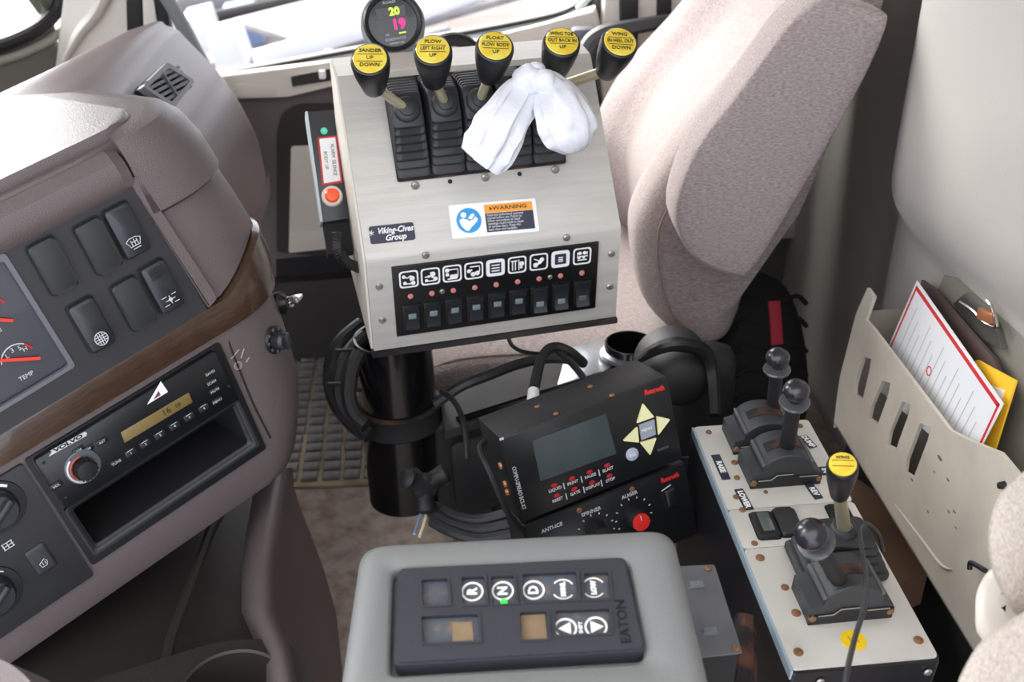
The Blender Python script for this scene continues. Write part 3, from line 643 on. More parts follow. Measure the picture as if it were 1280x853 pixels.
# front panel
bl = px(K, [(489, 333.5), (748, 301.5), (743.5, 384), (496, 420)])
b = BM(); prism(b, [p[:2] for p in bl], 0, .0025, .0006); sp0 = obj('switch_plate', b, mat('switch_plate_black', (18, 18, 20), .35), cb)
for p_, r_, h_ in [(K.p(*p), .0042, .003) for p in ((474, 358), (478, 400), (764, 317), (762, 358), (532, 319), (708, 297))] + [(K.p(*p, .0025), .003, .002) for p in ((552.5, 364.5), (687.5, 346.5))] + [(MT @ TT.p(*p), .0048, .003) for p in ((519, 232), (606.5, 222), (694, 212))]:
    b = BM(); screw(b, p_, r_, h_); obj('bolt', b, boltm, cb)
b = BM()
for p in ((562.5, 227), (649.5, 217.5)): lathe(b, [(.0026, 0), (.0026, .0003)], 12, MT @ T3(TT.p(*p)))
obj('empty_screw_hole', b, matte_m, cb)
icons = [ # polylines in unit square -.5...5, dots
 ([[(-.35, .3), (-.1, .1), (.1, .25), (.3, .05)], [(-.35, -.3), (.3, -.3)], [(.1, .25), (.1, -.1)]], [(-.3, .2, .1), (.2, .05, .14), (-.25, -.25, .1), (.25, -.28, .12)]),
 ([[(-.35, 0), (0, .05), (.35, -.15)], [(-.35, -.3), (.3, -.3)], [(0, .3), (.1, -.1)]], [(.15, .15, .14), (.3, -.2, .12), (-.25, -.25, .08), (-.1, .0, .07)]),
 ([[(-.35, .3), (.35, .3), (.35, -.1)], [(-.3, -.35), (.3, -.35)]], [(-.3, .25, .12), (-.3, -.05, .1), (0, -.22, .13), (.22, -.22, .13)]),
 ([[(-.25, .3), (.35, .3), (.35, -.1)], [(-.35, 0), (-.1, .1)]], [(-.3, 0, .11), (-.05, -.25, .13), (.22, -.2, .13)]),
 ([[(-.25, .2), (.25, .2)], [(-.25, 0), (.25, 0)], [(-.25, -.2), (.25, -.2)]], []),
 ([[(-.3, -.35), (-.3, .3)], [(-.12, -.35), (-.12, .3)], [(.1, -.35), (.1, .35)], [(-.4, .3), (.0, .3)]], [(.28, .05, .14), (.25, -.2, .08)]),
 ([[(-.3, .25), (0, .1), (.3, .25)], [(-.2, -.2), (.2, .0)]], [(-.2, -.2, .14), (.2, .15, .12), (.05, -.05, .1)]),
 ([[(-.15, .12), (.15, .12)], [(-.15, -.02), (.15, -.02)], [(-.15, -.15), (.15, -.15)]], []),
 ([[(-.35, .0), (.35, 0)], [(-.3, -.25), (.3, -.25)], [(-.3, .12), (-.3, .3)], [(.3, .12), (.3, .3)]], [(-.15, .22, .1), (.15, .22, .1), (-.2, -.1, .08), (.1, -.1, .08)])]
for i in range(9):
    f = i/8
    c1 = K.p(511+216.6*f, 349.2-29*f, .0026); b = BM(); s_ = .0215
    M_ = T3(c1); o_ = rrect(0, 0, s_, s_, .0045, 4); solid = i in (4, 7)
    if solid: prism(b, o_, 0, .0004, M=M_)
    else: frame_ring(b, o_, scale_pts(o_, .0017), 0, .0004, M=M_)
    ic = obj('switch_icon', b, white_m, cb)
    b = BM(); L_, D_ = icons[i]
    if solid: prism(b, rrect(0, 0, s_*.62, s_*.62, .001), .0004, .0006, M=M_); obj('icon_field', b, navy_m, ic); b = BM()
    for l_ in L_: tube(b, [M_ @ V((x*s_*.85, y*s_*.85, .0008)) for x, y in l_], .0007, 5, 0)
    for x, y, r in D_: lathe(b, [(r*s_, 0), (r*s_, .0005)], 12, M_ @ T3(x*s_*.85, y*s_*.85, 0))
    obj('pictogram', b, white_m, ic)
    c1 = K.p(513+214.3*f, 370.5-29.3*f, .0025); b = BM(); lathe(b, [(.0032, 0), (.003, .0012), (.0015, .0018)], 14, T3(c1)); obj('indicator_led', b, ledr_m, cb)
    c1 = K.p(514.8+212*f, 396-30.5*f, .0025)
    b = BM(); prism(b, rrect(0, 0, .0215, .0345, .0015), 0, .003, .0008, T3(c1)); rk = obj('rocker_switch', b, blk_m, cb)
    b = BM(); w2, h2 = .0155, .028; n_ = 12; tilt = .10 if i < 6 else -.10
    prof = []
    for k in range(n_+1):
        t_ = -1+2*k/n_; prof.append((t_*h2/2, .004 + .0035*t_*t_ + tilt*.02*t_))
    rings = [[(c1.x+x, c1.y+y, c1.z+z) for y, z in prof] + [(c1.x+x, c1.y+h2/2, c1.z+.002), (c1.x+x, c1.y-h2/2, c1.z+.002)] for x in (-w2/2, w2/2)]
    loft(b, rings); obj('paddle', b, rock_m, rk, sharp=50)
    b = BM(); box(b, c1+V((0, .004*(1 if i < 6 else -1.3), .0052)), (.009, .0075, .002), .0008); obj('lens', b, mat('rocker_lens%d' % i, (120, 134, 138) if i < 8 else (90, 100, 104), .2, coat=.5), rk)
# stickers on the slope
A = [TT.p(*p) for p in ((559, 257), (668, 248), (675, 288), (567, 300))]
ctr = (A[0]+A[1]+A[2]+A[3])/4; wu = ((A[1]-A[0]).length+(A[2]-A[3]).length)/2; hu = ((A[0]-A[3]).length+(A[1]-A[2]).length)/2; ang = atan2((A[1]-A[0]).y, (A[1]-A[0]).x)
Mw = MT @ flatM((ctr.x, ctr.y, 0), ang)
b = BM(); prism(b, rrect(0, 0, wu, hu, .0015), 0, .0005, M=Mw); ws = obj('warning_sticker', b, white_m, cb)
b = BM(); prism(b, [(-.10*wu, .17*hu), (.455*wu, .17*hu), (.455*wu, .42*hu), (-.10*wu, .42*hu)], .0005, .0008, M=Mw); obj('orange_band', b, org_m, ws)
b = BM(); prism(b, [(-.10*wu, -.40*hu), (.455*wu, -.40*hu), (.455*wu, .16*hu), (-.10*wu, .16*hu)], .0005, .0008, M=Mw); obj('dark_band', b, navy_m, ws)
b = BM(); lathe(b, [(.37*hu, .0005), (.37*hu, .0008)], 36, Mw @ T3(-.29*wu, 0, 0)); obj('blue_disc', b, blue_m, ws)
b = BM(); lathe(b, [(.085*hu, .0008), (.085*hu, .0011)], 16, Mw @ T3(-.345*wu, .17*hu, 0))
for q_ in ([(-.40, .03), (-.36, .07), (-.3, .02), (-.29, -.02), (-.24, .02), (-.215, .1), (-.185, .03), (-.2, -.05), (-.27, -.2), (-.31, -.3), (-.345, -.26), (-.385, -.12)], [(-.30, .06), (-.26, .17), (-.225, .19), (-.22, .13), (-.26, .02)]):
    prism(b, rnd([(x*wu, y*hu*1.05) for x, y in q_], .001, 3), .0008, .0011, M=Mw)
obj('reader_pictogram', b, white_m, ws)
b = BM(); txt_mesh(b, 'WARNING', .0062, Mw @ T3(.19*wu, .295*hu, .0009), sx=1.3, bold=.00012); lathe(b, [(.0026, .0008), (.0001, .0012)], 3, Mw @ T3(-.03*wu, .295*hu, 0)); obj('warning_word', b, ink_m, ws)
b = BM()
for k, (s_, y_) in enumerate((('Read and understand operator', .10), ('manual before use. Failure to', .015), ('follow instructions or heed', -.07), ('warnings could result in death', -.155), ('or serious injury. Keep this', -.24), ('label clean and readable.', -.33))):
    txt_mesh(b, s_, .0036, Mw @ T3(-.08*wu, y_*hu, .0009), align_x='LEFT', sx=.93, bold=.00008)
obj('warning_text', b, offw_m, ws)
A = [TT.p(*p) for p in ((460, 284), (516, 278), (520, 299), (464, 306))]; ctr = (A[0]+A[1]+A[2]+A[3])/4; ang = atan2((A[1]-A[0]).y, (A[1]-A[0]).x)
wu = (A[1]-A[0]).length; hu = (A[0]-A[3]).length; Mw = MT @ flatM((ctr.x, ctr.y, 0), ang)
b = BM(); prism(b, rrect(0, 0, wu, hu, .003), 0, .0006, M=Mw); ds = obj('dealer_sticker', b, navy_m, cb, label='small black sticker with white script')
b = BM(); txt_mesh(b, 'Viking-Cives', .0092, Mw @ T3(.0035, .0035, .0007), shear=.35, bold=.0002, sx=.86); txt_mesh(b, 'Group', .0092, Mw @ T3(.003, -.0048, .0007), shear=.35, bold=.0002, sx=.95)
for a in (0, 1, 2): tube(b, [Mw @ V((-.0225+.003*cos(a*pi/3+.3), .0025+.003*sin(a*pi/3+.3), .0008)), Mw @ V((-.0225-.003*cos(a*pi/3+.3), .0025-.003*sin(a*pi/3+.3), .0008))], .0004, 5, 0)
obj('script_lettering', b, white_m, ds)
# opening for the boots
op = [p[:2] for p in px(TT, [(481, 126), (496, 226), (706, 200), (695, 150)])]
u0, u1, v0, v1 = op[0][0], op[2][0]+.001, op[1][1]-.002, .196
b = BM(); oo = rrect((u0+u1)/2, (v0+v1)/2, u1-u0, v1-v0, .003); prism(b, oo, 0, .0006); frame_ring(b, oo, scale_pts(oo, .002), .0, .0012); obj('boot_opening', T_(b), matte_m, cb)
b = BM(); tube(b, [(u0+.003, v0+.001, .0012), (u1-.003, v0+.001, .0012)], .0011, 6, 0); obj('rusty_edge', T_(b), rustband_m, cb)

def bellows(b, cx, v_lo, v_hi, wd, h_top, apex_v, steps=5, neck=.0145, M=None, r0=.006):
    """stacked rectangular folds climbing from the plate to a round neck"""
    rings = []; 
    for k in range(steps+1):
        f = (k/steps)
        lo = v_lo + (apex_v-neck*1.3-v_lo)*f**.95; hi = v_hi + (apex_v+neck*1.3-v_hi)*f**.95
        w_ = wd*(1-.10*f); z = h_top*.8*(f**.8)
        def rr(ex, z): return [(p.x, p.y, z) for p in rrect(cx, (lo+hi)/2, w_+ex, hi-lo+ex, min(r0, w_*.3), 4)]
        rings.append(rr(-.002, z)); rings.append(rr(.0018, z+.0012)); rings.append(rr(.0018, z+.0038)); rings.append(rr(-.0005, z+.0050))
    zt = rings[-1][0][2]; loft(b, rings, True, M)
    Mn = T3(cx, apex_v, 0) if M is None else M @ T3(cx, apex_v, 0)
    lathe(b, [(neck*1.05, zt-.001), (neck*1.0, zt+.002), (neck*.85, zt+.0045), (neck*.62, zt+.0055), (neck*.60, zt+.008), (neck*.5, zt+.0088)], 24, Mn)
# five levers: boot centre u, stick base px, knob bottom px, knob cap px
LV = [(514.5, (509, 131), (468, 112), (462.5, 73.5), 1.20), (562, (557, 124), (543, 104), (541, 62), 1.215), (606, (606, 120), (611, 98), (619, 57.5), 1.215),
      (652, (655, 108), (692, 95), (702.5, 52), 1.215), (692, (700, 106), (757, 92), (775, 52.5), 1.20)]
lbl = ['black lever with yellow cap, leftmost on the steel control box and bent to the left', 'black lever with yellow cap just right of the leftmost lever, its stick leaning left', 'upright middle lever with yellow cap on the steel control box',
       'black lever with yellow cap directly above the knot of the white plastic bag', 'rightmost control box lever, its pale stick leaning far to the right']
words = [('SANDER', 'UP', 'DOWN'), ('PLOW', 'LEFT RIGHT', 'UP'), ('FLOAT', 'PLOW BODY', 'UP'), ('WING TOE', 'OUT BACK IN', 'UP'), ('WING', 'IN HEEL OUT', 'DOWN')]
def tapered_knob(parent, Bp, Ap, r, wd, name='knob', wob=0.0, capw=.86):
    ax = (Ap-Bp); L = ax.length; M_ = align(Bp, ax)
    # turn the cap print upright as seen from the driver
    zz = ax.normalized(); yy = (UP - zz*UP.dot(zz)).normalized(); xx = yy.cross(zz)
    M_ = Matrix((xx, yy, zz)).transposed().to_4x4(); M_.translation = Bp
    Mi = parent.matrix_world.inverted() @ M_
    b = BM(); lathe(b, [(r*.30, 0), (r*.52, .001), (r*.60, L*.06), (r*.74, L*.28), (r*.90, L*.55), (r*.99, L*.8), (r, L*.93), (r*.97, L*.98), (r*.90, L)], 28, Mi, True); k = obj(name, b, blk_m, parent)
    b = BM(); lathe(b, [(r*capw, L), (r*capw, L+.0006), (r*capw*.97, L+.0012), (r*.5, L+.0018), (r*.05, L+.002)], 28, Mi); cp_ = obj('yellow_cap', b, yel_m, k)
    b = BM()
    for i_, s_ in enumerate(wd): txt_mesh(b, s_, r*.30, Mi @ T3(0, r*(.42-.42*i_), L+.0021), sx=1.0 if len(s_) < 8 else .8, bold=.00008)
    for y_ in (.21, -.21): box(b, (0, y_*r, L+.0021), (r*1.3, r*.03, .0003), M=Mi)
    obj('cap_print', b, ink_m, k)
    return k
for i, (bx, sb, kb, kc, D0) in enumerate(LV):
    c1 = TT.p(bx, 215-i*2.5, 0); cu_ = u0 + (u1-u0)*(i+.5)/5
    Fl = TT.off(cu_, 0, 0); lv = thing('control_lever', lbl[i], 'lever', Fl, 'yellow capped levers on the control box')
    bpy.context.view_layer.update()
    ap = Fl.p(sb[0], sb[1]+4, .034)
    b = BM(); bellows(b, 0, v0+.003, v1-.002, (u1-u0)/5-.0025, .030, ap.y, 6); 
    for v_ in b.verts:
        k_ = max(0, v_.co.z)/.034; v_.co.x += max(-.003, min(.003, ap.x))*min(1, k_)
    obj('rubber_boot', b, rub_m, lv, sharp=50)
    # knob axis: cap nearer to the eye, bottom farther
    D0 = (TT.M @ TT.p(sb[0], sb[1], .030) - CAM).dot(FW) - .030; Ap = P(kc[0], kc[1], D=D0-.051); Bp = P(kb[0], kb[1], D=D0)
    st = Fl.M @ V((max(-.003, min(.003, ap.x)), ap.y, .030))
    d_ = (Ap-Bp).normalized(); b = BM()
    tube(b, [Fl.l(st), Fl.l(Bp+d_*.006)], .0052 if i != 4 else .0058, 14, 0); obj('stick', b, zinc_m, lv)
    tapered_knob(lv, Bp, Ap, .0200, words[i])

# small black alarm box hung on the left side
JF = Fr(P(412, 205, D=1.30), TT.u, TT.n)
A = px(JF, [(384, 140), (424, 137), (441, 272), (403, 278)])
jb = thing('alarm_box', 'narrow black alarm box with orange button hung on the control box left side', 'alarm box', JF)
b = BM(); prism(b, rnd([p[:2] for p in A], .002), -.028, 0, .001); obj('housing', b, mat('alarm_box_black', (52, 54, 58), .4), jb)
b = BM(); prism(b, [p[:2] for p in (A[0]+V((-.0025, 0, 0)), A[0]+V((.0005, 0, 0)), A[3]+V((.0005, 0, 0)), A[3]+V((-.0025, 0, 0)))], -.028, .002); obj('edge_strip', b, mat('pale_edge', (190, 200, 204), .4), jb)
c1 = JF.p(405, 164, .0); b = BM(); lathe(b, [(.0042, 0), (.004, .002), (.002, .0035)], 16, T3(c1)); obj('green_lamp', b, mat('green_lamp', (90, 190, 160), .2, emit=.3), jb)
B_ = px(JF, [(397, 172), (421, 169.5), (428, 228), (403, 232)], 0); b = BM(); rr = rnd([p[:2] for p in B_], .001); prism(b, rr, 0, .0004); tag = obj('label_border', b, red_m, jb)
b = BM(); prism(b, scale_pts(rr, .0022), .0004, .0007); obj('label_field', b, white_m, tag)
cc2 = (B_[0]+B_[1]+B_[2]+B_[3])/4; b = BM(); ang = atan2((B_[0]-B_[3]).y, (B_[0]-B_[3]).x)
for k, (s_, o_) in enumerate((('BODY UP', -.0045), ('ALARM  SILENCE', .0045))): txt_mesh(b, s_, .0058, T3(cc2.x+o_, cc2.y, .0008) @ Matrix.Rotation(ang-pi, 4, 'Z'), sx=.9)
obj('label_text', b, ink_m, tag)
c1 = JF.p(415, 246, 0); b = BM(); lathe(b, [(.0125, 0), (.0125, .003), (.011, .005), (.0085, .005), (.0085, .003)], 28, T3(c1), True); pb = obj('button_ring', b, mat('button_ring_white', (226, 220, 212), .3), jb)
b = BM(); lathe(b, [(.0085, .003), (.0085, .008), (.007, .010), (.001, .0105)], 24, T3(c1)); obj('orange_button', b, mat('orange_button', (238, 84, 34), .3, emit=.15), pb)
b = BM(); A2 = px(JF, [(404, 279), (441, 272), (452, 312), (410, 318)], -.01); prism(b, [p[:2] for p in A2], -.04, -.012); obj('lower_housing', b, matte_m, jb)
b = BM(); ctrl = smooth([P(420, 292, D=1.27), P(421, 308, D=1.27), P(430, 325, D=1.27), P(446, 334, D=1.275), P(455, 335, D=1.29)], 24); pts = []
for i, p in enumerate(ctrl):
    a = i*1.6; d_ = (ctrl[min(i+1, len(ctrl)-1)]-ctrl[max(i-1, 0)]).normalized(); n1 = d_.cross(V((0, 1, 0))).normalized(); n2 = d_.cross(n1); pts.append(p+(n1*cos(a)+n2*sin(a))*.0052)
tube(b, pts, .0019, 6, 2); obj('coiled_cable', b, hose_m, label='short coiled black cable under the alarm box', cat='cable')

# round digital gauge on the box top
GA = P(491, 28, D=1.285); GB = GA - ray(491, 28).normalized()*0; 
gz_ = -(ray(491, 28).normalized())*.9 + V((0, 0, .25)); GF = Fr(GA, K.u*1.0 + V((0, 0, .06)), gz_)
dg = thing('digital_gauge', 'round black digital gauge showing 20 and 19 on the control box top', 'gauge', GF)
b = BM(); lathe(b, [(.0375, -.035), (.038, -.008), (.0375, -.003), (.0345, -.001)], 40); obj('housing', b, mat('gauge_housing_grey', (120, 122, 122), .35), dg)
b = BM(); lathe(b, [(.034, -.004), (.0345, .003), (.0325, .005), (.029, .003), (.028, -.001)], 40, cap=False); obj('bezel', b, blk_m, dg)
b = BM(); lathe(b, [(.0295, -.003), (.0295, 0), (.0001, .0002)], 36); fc = obj('face', b, mat('gauge_face_dark', (42, 44, 48), .25, coat=.3), dg)
for s_, x_, y_, sz, mm, nm in (('20', .004, .0120, .0125, dig_y, 'green_digits'), ('19', .0065, -.0035, .0165, dig_m, 'magenta_digits')):
    b = BM(); txt_mesh(b, s_, sz, T3(x_, y_, .0005), bold=.0004); obj(nm, b, mm, dg)
b = BM(); prism(b, rrect(0, .0115, .034, .0125, .001), .0001, .0003); prism(b, rrect(0, -.003, .036, .0155, .001), .0001, .0003); obj('display_window', b, mat('display_dark_grey', (72, 74, 76), .3), dg)
b = BM(); txt_mesh(b, 'ROAD', .0045, T3(0, .0235, .0004), sx=1.2); txt_mesh(b, 'AIR', .003, T3(-.009, -.0135, .0004)); txt_mesh(b, 'ROADWATCH', .0046, T3(0, -.0195, .0004), sx=.8); txt_mesh(b, 'TEMPERATURE', .0034, T3(0, -.0245, .0004), sx=.8); obj('gauge_lettering', b, offw_m, dg)
b = BM(); box(b, (.009, -.0135, .0006), (.008, .0012, .0004)); obj('yellow_mark', b, dig_y, dg)
b = BM(); gc = GF.l(K.M @ V((-.085, .225, -.17))); tube(b, [V((0, -.02, -.02)), V((.0, -.034, -.024)), V((gc.x*.5, -.05, -.03))], .007, 8, 4); obj('mount_bracket', b, blk_m, dg)
b = BM(); tube(b, [P(534, 62, D=1.36), P(560, 50, D=1.36), P(580, 52, D=1.37), P(596, 66, D=1.38), P(606, 84, D=1.40)], .0085, 10, 5)
obj('cable_arc', b, rubk_m, label='thick black cable arching behind the second lever knob', cat='cable')

# white plastic bag tied between the levers
bagD = 1.125
def lobe(b, path, rad, fl, D0, seed):
    pts = smooth([P(x, y, D=D0+dd) for x, y, dd in path], 6); rs = []
    k = len(rad)
    for i in range(len(pts)):
        f = i/(len(pts)-1)*(k-1); a = int(min(f, k-2)); rs.append(rad[a]+(rad[a+1]-rad[a])*(f-a))
    rings = []; n_ = 36
    for i, p in enumerate(pts):
        t_ = (pts[min(i+1, len(pts)-1)]-pts[max(i-1, 0)]).normalized(); n1 = t_.cross(FW).normalized(); n2 = t_.cross(n1); r = []
        for j in range(n_):
            a = 2*pi*j/n_; w_ = 1 + .13*sin(a*4+seed+i*.04) + .09*sin(a*9+seed*2+i*.10) + .05*sin(a*15+i*.2) + .14*noise.noise(V((cos(a)*2.5, sin(a)*2.5, i*.22+seed)))
            r.append(p + n1*cos(a)*rs[i]*w_ + n2*sin(a)*rs[i]*fl*w_)
        rings.append(r)
    loft(b, rings)
pb = thing('plastic_bag', 'white plastic bag knotted round the fourth lever and hanging in two lobes', 'bag', Fr(P(666, 95, D=bagD), (1, 0, 0), (0, 0, 1)))
b = BM(); lobe(b, [(672, 92, .01), (652, 118, .0), (632, 150, -.01), (614, 183, -.005), (600, 203, .0)], [.006, .017, .0205, .0235, .0235, .0185], .5, bagD, 1.0)
b.transform((Fr(P(666, 95, D=bagD), (1, 0, 0), (0, 0, 1))).I); obj('left_lobe', b, plas_m, pb, sharp=70)
b = BM(); lobe(b, [(682, 92, .01), (694, 116, .0), (706, 142, -.012), (714, 168, -.008), (720, 188, .0)], [.006, .018, .024, .027, .024, .010], .6, bagD-.004, 2.3)
b.transform(Fr(P(666, 95, D=bagD), (1, 0, 0), (0, 0, 1)).I); obj('right_lobe', b, plas_m, pb, sharp=70)
b = BM()
for x, y, r, dd in ((661, 100, .017, 0), (680, 102, .013, -.008), (670, 92, .012, .0)):
    t2 = BM(); bmesh.ops.create_icosphere(t2, subdivisions=3, radius=r)
    for v_ in t2.verts: v_.co *= 1+.16*noise.noise(v_.co*120)
    sync(b, t2, T3(P(x, y, D=bagD+dd)))
b.transform(Fr(P(666, 95, D=bagD), (1, 0, 0), (0, 0, 1)).I); obj('knot', b, plas_m, pb, sharp=70)
# ------------------------------------------------------------------ PASSENGER SEAT
def yfr(y): return Fr((0, y, 0), (1, 0, 0), (0, -1, 0))
SF = Fr((.3, 1.6, FZ), (1, 0, 0), (0, 0, 1))
seat = thing('passenger_seat', 'mauve fabric passenger seat behind the steel control box', 'seat', SF)
yf = yfr(1.40)
sidep = [yf.p(*p) for p in ((1045, -120), (985, 15), (933, 92), (848, 183), (803, 254), (792, 302), (804, 372), (838, 412), (870, 426), (905, 422), (924, 385), (940, 320), (990, 190), (1045, 50), (1085, -110))]
sidep = [V((p.x, 0, p.y)) for p in sidep]
base = smooth(sidep+[sidep[0]], 4)[:-1]
cx = sum(p.x for p in base)/len(base)
def front_off(y):      # how far the front surface stands back from the bolster edge
    t = (y-1.40)/(.44); return .045*(sst(.12, .30, t)*(1-sst(.70, .88, t)))
rings = []
for k, (y, ins) in enumerate(((1.375, .035), (1.382, .016), (1.395, .004), (1.41, 0), (1.44, 0), (1.465, 0), (1.49, 0), (1.52, 0), (1.56, 0), (1.62, 0), (1.68, 0), (1.72, 0), (1.75, 0), (1.78, 0), (1.81, 0), (1.83, .004), (1.845, .016), (1.852, .035))):
    r = []; c0 = V((.42, 0, .6))
    for p in base:
        # the outline's own centre line, so insets follow the tilted back
        zc = p.z; xc = .385 + .55*(zc-.45)
        d = p.x - xc; sgn = 1 if d > 0 else -1
        x = p.x - sgn*min(abs(d), ins) + (front_off(y) if d < 0 else 0)*sst(.42, .52, p.z)
        z = p.z + (ins*.6 if p.z < .50 else 0)
        r.append((x-.3, y-1.6, z-FZ))
    rings.append(r)
b = BM(); loft(b, rings); obj('backrest', b, seat_m, seat, sharp=60)
# piping seams along the near bolster
b = BM(); tube(b, [V((p.x-.3+.010, 1.372-1.6+.0, p.z-FZ)) for p in [V((q.x, 0, q.y)) for q in [yf.p(*p) for p in ((940, 100), (862, 190), (818, 256), (808, 304), (820, 370), (850, 405))]]], .0018, 6, 5); obj('seam', b, seam_m, seat)
b = BM(); tube(b, [V((p.x-.3+front_off(1.55)-.0015, 1.475-1.6, p.z-FZ)) for p in base if p.x < .385+.55*(p.z-.45) and p.z > .54 and p.z < 1.1], .0016, 6, 0); obj('seam', b, seam_m, seat)
# raised armrest pad
ya_ = yfr(1.265); arm = [ya_.p(*p)[:2] for p in ((985, 32), (1017, 6), (1046, 1), (1100, 14), (1111, 34), (1066, 130), (969, 297), (936, 344), (917, 347), (876, 331), (853, 303), (845, 262), (870, 190), (926, 113))]
arm_s = [V((p.x, p.y)) for p in smooth([V((a_[0], a_[1], 0)) for a_ in arm+[arm[0]]], 3)[:-1]]
b = BM(); loft(b, [ringz(scale_pts(arm_s, d), z) for z, d in ((-.075, .014), (-.072, .006), (-.066, .001), (-.05, 0), (-.012, 0), (-.006, .0012), (-.002, .0035), (0, .008), (.0008, .03))]); M_ = SF.I @ ya_.M; b.transform(M_); obj('armrest', b, seat_m, seat, sharp=70)
b = BM(); ins = scale_pts(arm_s, .012); tube(b, [V((p.x, p.y, -.0025)) for p in ins[-14:]+ins[:3]], .0013, 6, 0); b.transform(M_); obj('seam', b, seam_m, seat)
# cushion
b = BM(); rings = []
for y, ins in ((1.33, .04), (1.338, .015), (1.36, .0), (1.45, -.004), (1.6, -.006), (1.75, -.004), (1.84, .0), (1.86, .015), (1.868, .04)):
    o_ = [(-.06, .30), (-.055, .40), (-.02, .455), (.05, .478), (.2, .478), (.36, .470), (.40, .44), (.40, .30)]
    rings.append([(p.x-.3, y-1.6, p.y-ins*.7*(1 if p.y > .4 else 0)-FZ) for p in smooth([V((a_, c_, 0)) for a_, c_ in o_], 4)])
loft(b, rings); obj('cushion', b, seat_m, seat, sharp=60)
b = BM(); tube(b, [V((x-.3, 1.352-1.6, z-FZ)) for x, z in ((-.05, .40), (-.015, .452), (.05, .474), (.2, .474), (.35, .466))], .0018, 6, 4); obj('seam', b, seam_m, seat)
b = BM(); box(b, (-.04, 0.02, .09), (.36, .46, .17), .01); obj('base', b, matte_m, seat)
b = BM(); c_ = SF.l(P(850, 470, D=1.40)); Mr = T3(c_) @ Matrix.Rotation(radians(78), 4, 'X'); lathe(b, [(.001, .03), (.022, .028), (.034, .018), (.040, .0), (.046, -.02), (.05, -.06)], 32, Mr); obj('recliner_cover', b, rubk_m, seat)
b = BM(); tube(b, [SF.l(P(x, y, D=d)) for x, y, d in ((800, 448, 1.40), (822, 436, 1.36), (848, 430, 1.35), (880, 440, 1.37), (890, 470, 1.38), (893, 520, 1.36))], [.006, .008, .010, .010, .009, .008], 10, 5); box(b, SF.l(P(872, 500, D=1.46)), (.09, .06, .16), .02); obj('side_shield', b, mat('seat_shield_black', (24, 24, 26), .45), seat)
# belt loop and dark hardware beyond the far lever
b = BM(); tube(b, [P(x, y, Y=1.9) for x, y in ((742, 130), (732, 95), (735, 62), (752, 44), (790, 34), (840, 26))], [.016, .018, .018, .017, .014, .012], 10, 5)
obj('grab_handle', b, rub_m, label='thick black curved grab handle by the door pillar behind the rightmost lever', cat='handle')
b = BM(); box(b, P(728, 52, Y=1.93), (.04, .03, .05), .006); obj('lock_housing', b, greyst_m, label='small grey block on the door sill left of the black grab handle', cat='bracket')

# ------------------------------------------------------------------ PEDESTAL: tube, clamp, beam
p0 = P(490, 421, Y=1.19); p1 = P(508, 620, Y=1.185); axd = (p0-p1).normalized()
PF = Fr(p1, (1, 0, 0), axd)
H = (p0-p1).length
ped = thing('pedestal_tube', 'gloss black steel tube standing under the left of the control box', 'tube', PF)
b = BM(); R0 = .0485; lathe(b, [(R0-.004, 0), (R0, .001), (R0, H), (R0-.001, H+.001), (R0-.004, H+.001), (R0-.0045, H-.2), (.001, H-.2)], 48); obj('tube', b, paint_m, ped)
zb = (PF.p(505, 520).y, 0)
def on_axis(px_, py_):
    d = ray(px_, py_); n1 = axd.cross(d).cross(d); t_ = (CAM-p1).dot(n1)/axd.dot(n1); return t_
z1 = on_axis(498, 501); z0 = on_axis(500, 527)
b = BM(); lathe(b, [(R0+.0002, z0), (R0+.005, z0), (R0+.006, z0+.002), (R0+.005, z0+.006), (R0+.004, (z0+z1)/2), (R0+.005, z1-.004), (R0+.006, z1-.001), (R0+.004, z1), (R0, z1)], 48, cap=False); cl = obj('clamp_band', b, bpaint_m, ped)
b = BM(); lathe(b, [(R0+.0055, z1-.003), (R0+.0065, z1-.001), (R0+.0035, z1+.0008), (R0, z1+.0006)], 48, cap=False); obj('rusty_rim', b, rustband_m, cl)
kc = PF.l(P(520, 580, D=1.245)); kc2 = PF.l(P(538, 612, D=1.20))
kd = V((.45, -.1, -.0)); Mk = Matrix.Translation(PF.l(P(530, 607, D=1.20))) @ PF.l(PF.c + V((.35, -.85, .25))).to_track_quat('Z', 'Y').to_matrix().to_4x4()
b = BM(); lathe(b, [(.010, -.035), (.010, -.004), (.014, -.002), (.015, .008), (.011, .012), (.002, .013)], 20, Mk)
for a in (20, 140, 260):
    ca_, sa_ = cos(radians(a)), sin(radians(a)); tube(b, [Mk @ V((ca_*.006, sa_*.006, .003)), Mk @ V((ca_*.018, sa_*.018, .004)), Mk @ V((ca_*.026, sa_*.026, .006)), Mk @ V((ca_*.030, sa_*.030, .007))], [.011, .0105, .0115, .006], 12, 3)
obj('wing_knob', b, rubk_m, ped)

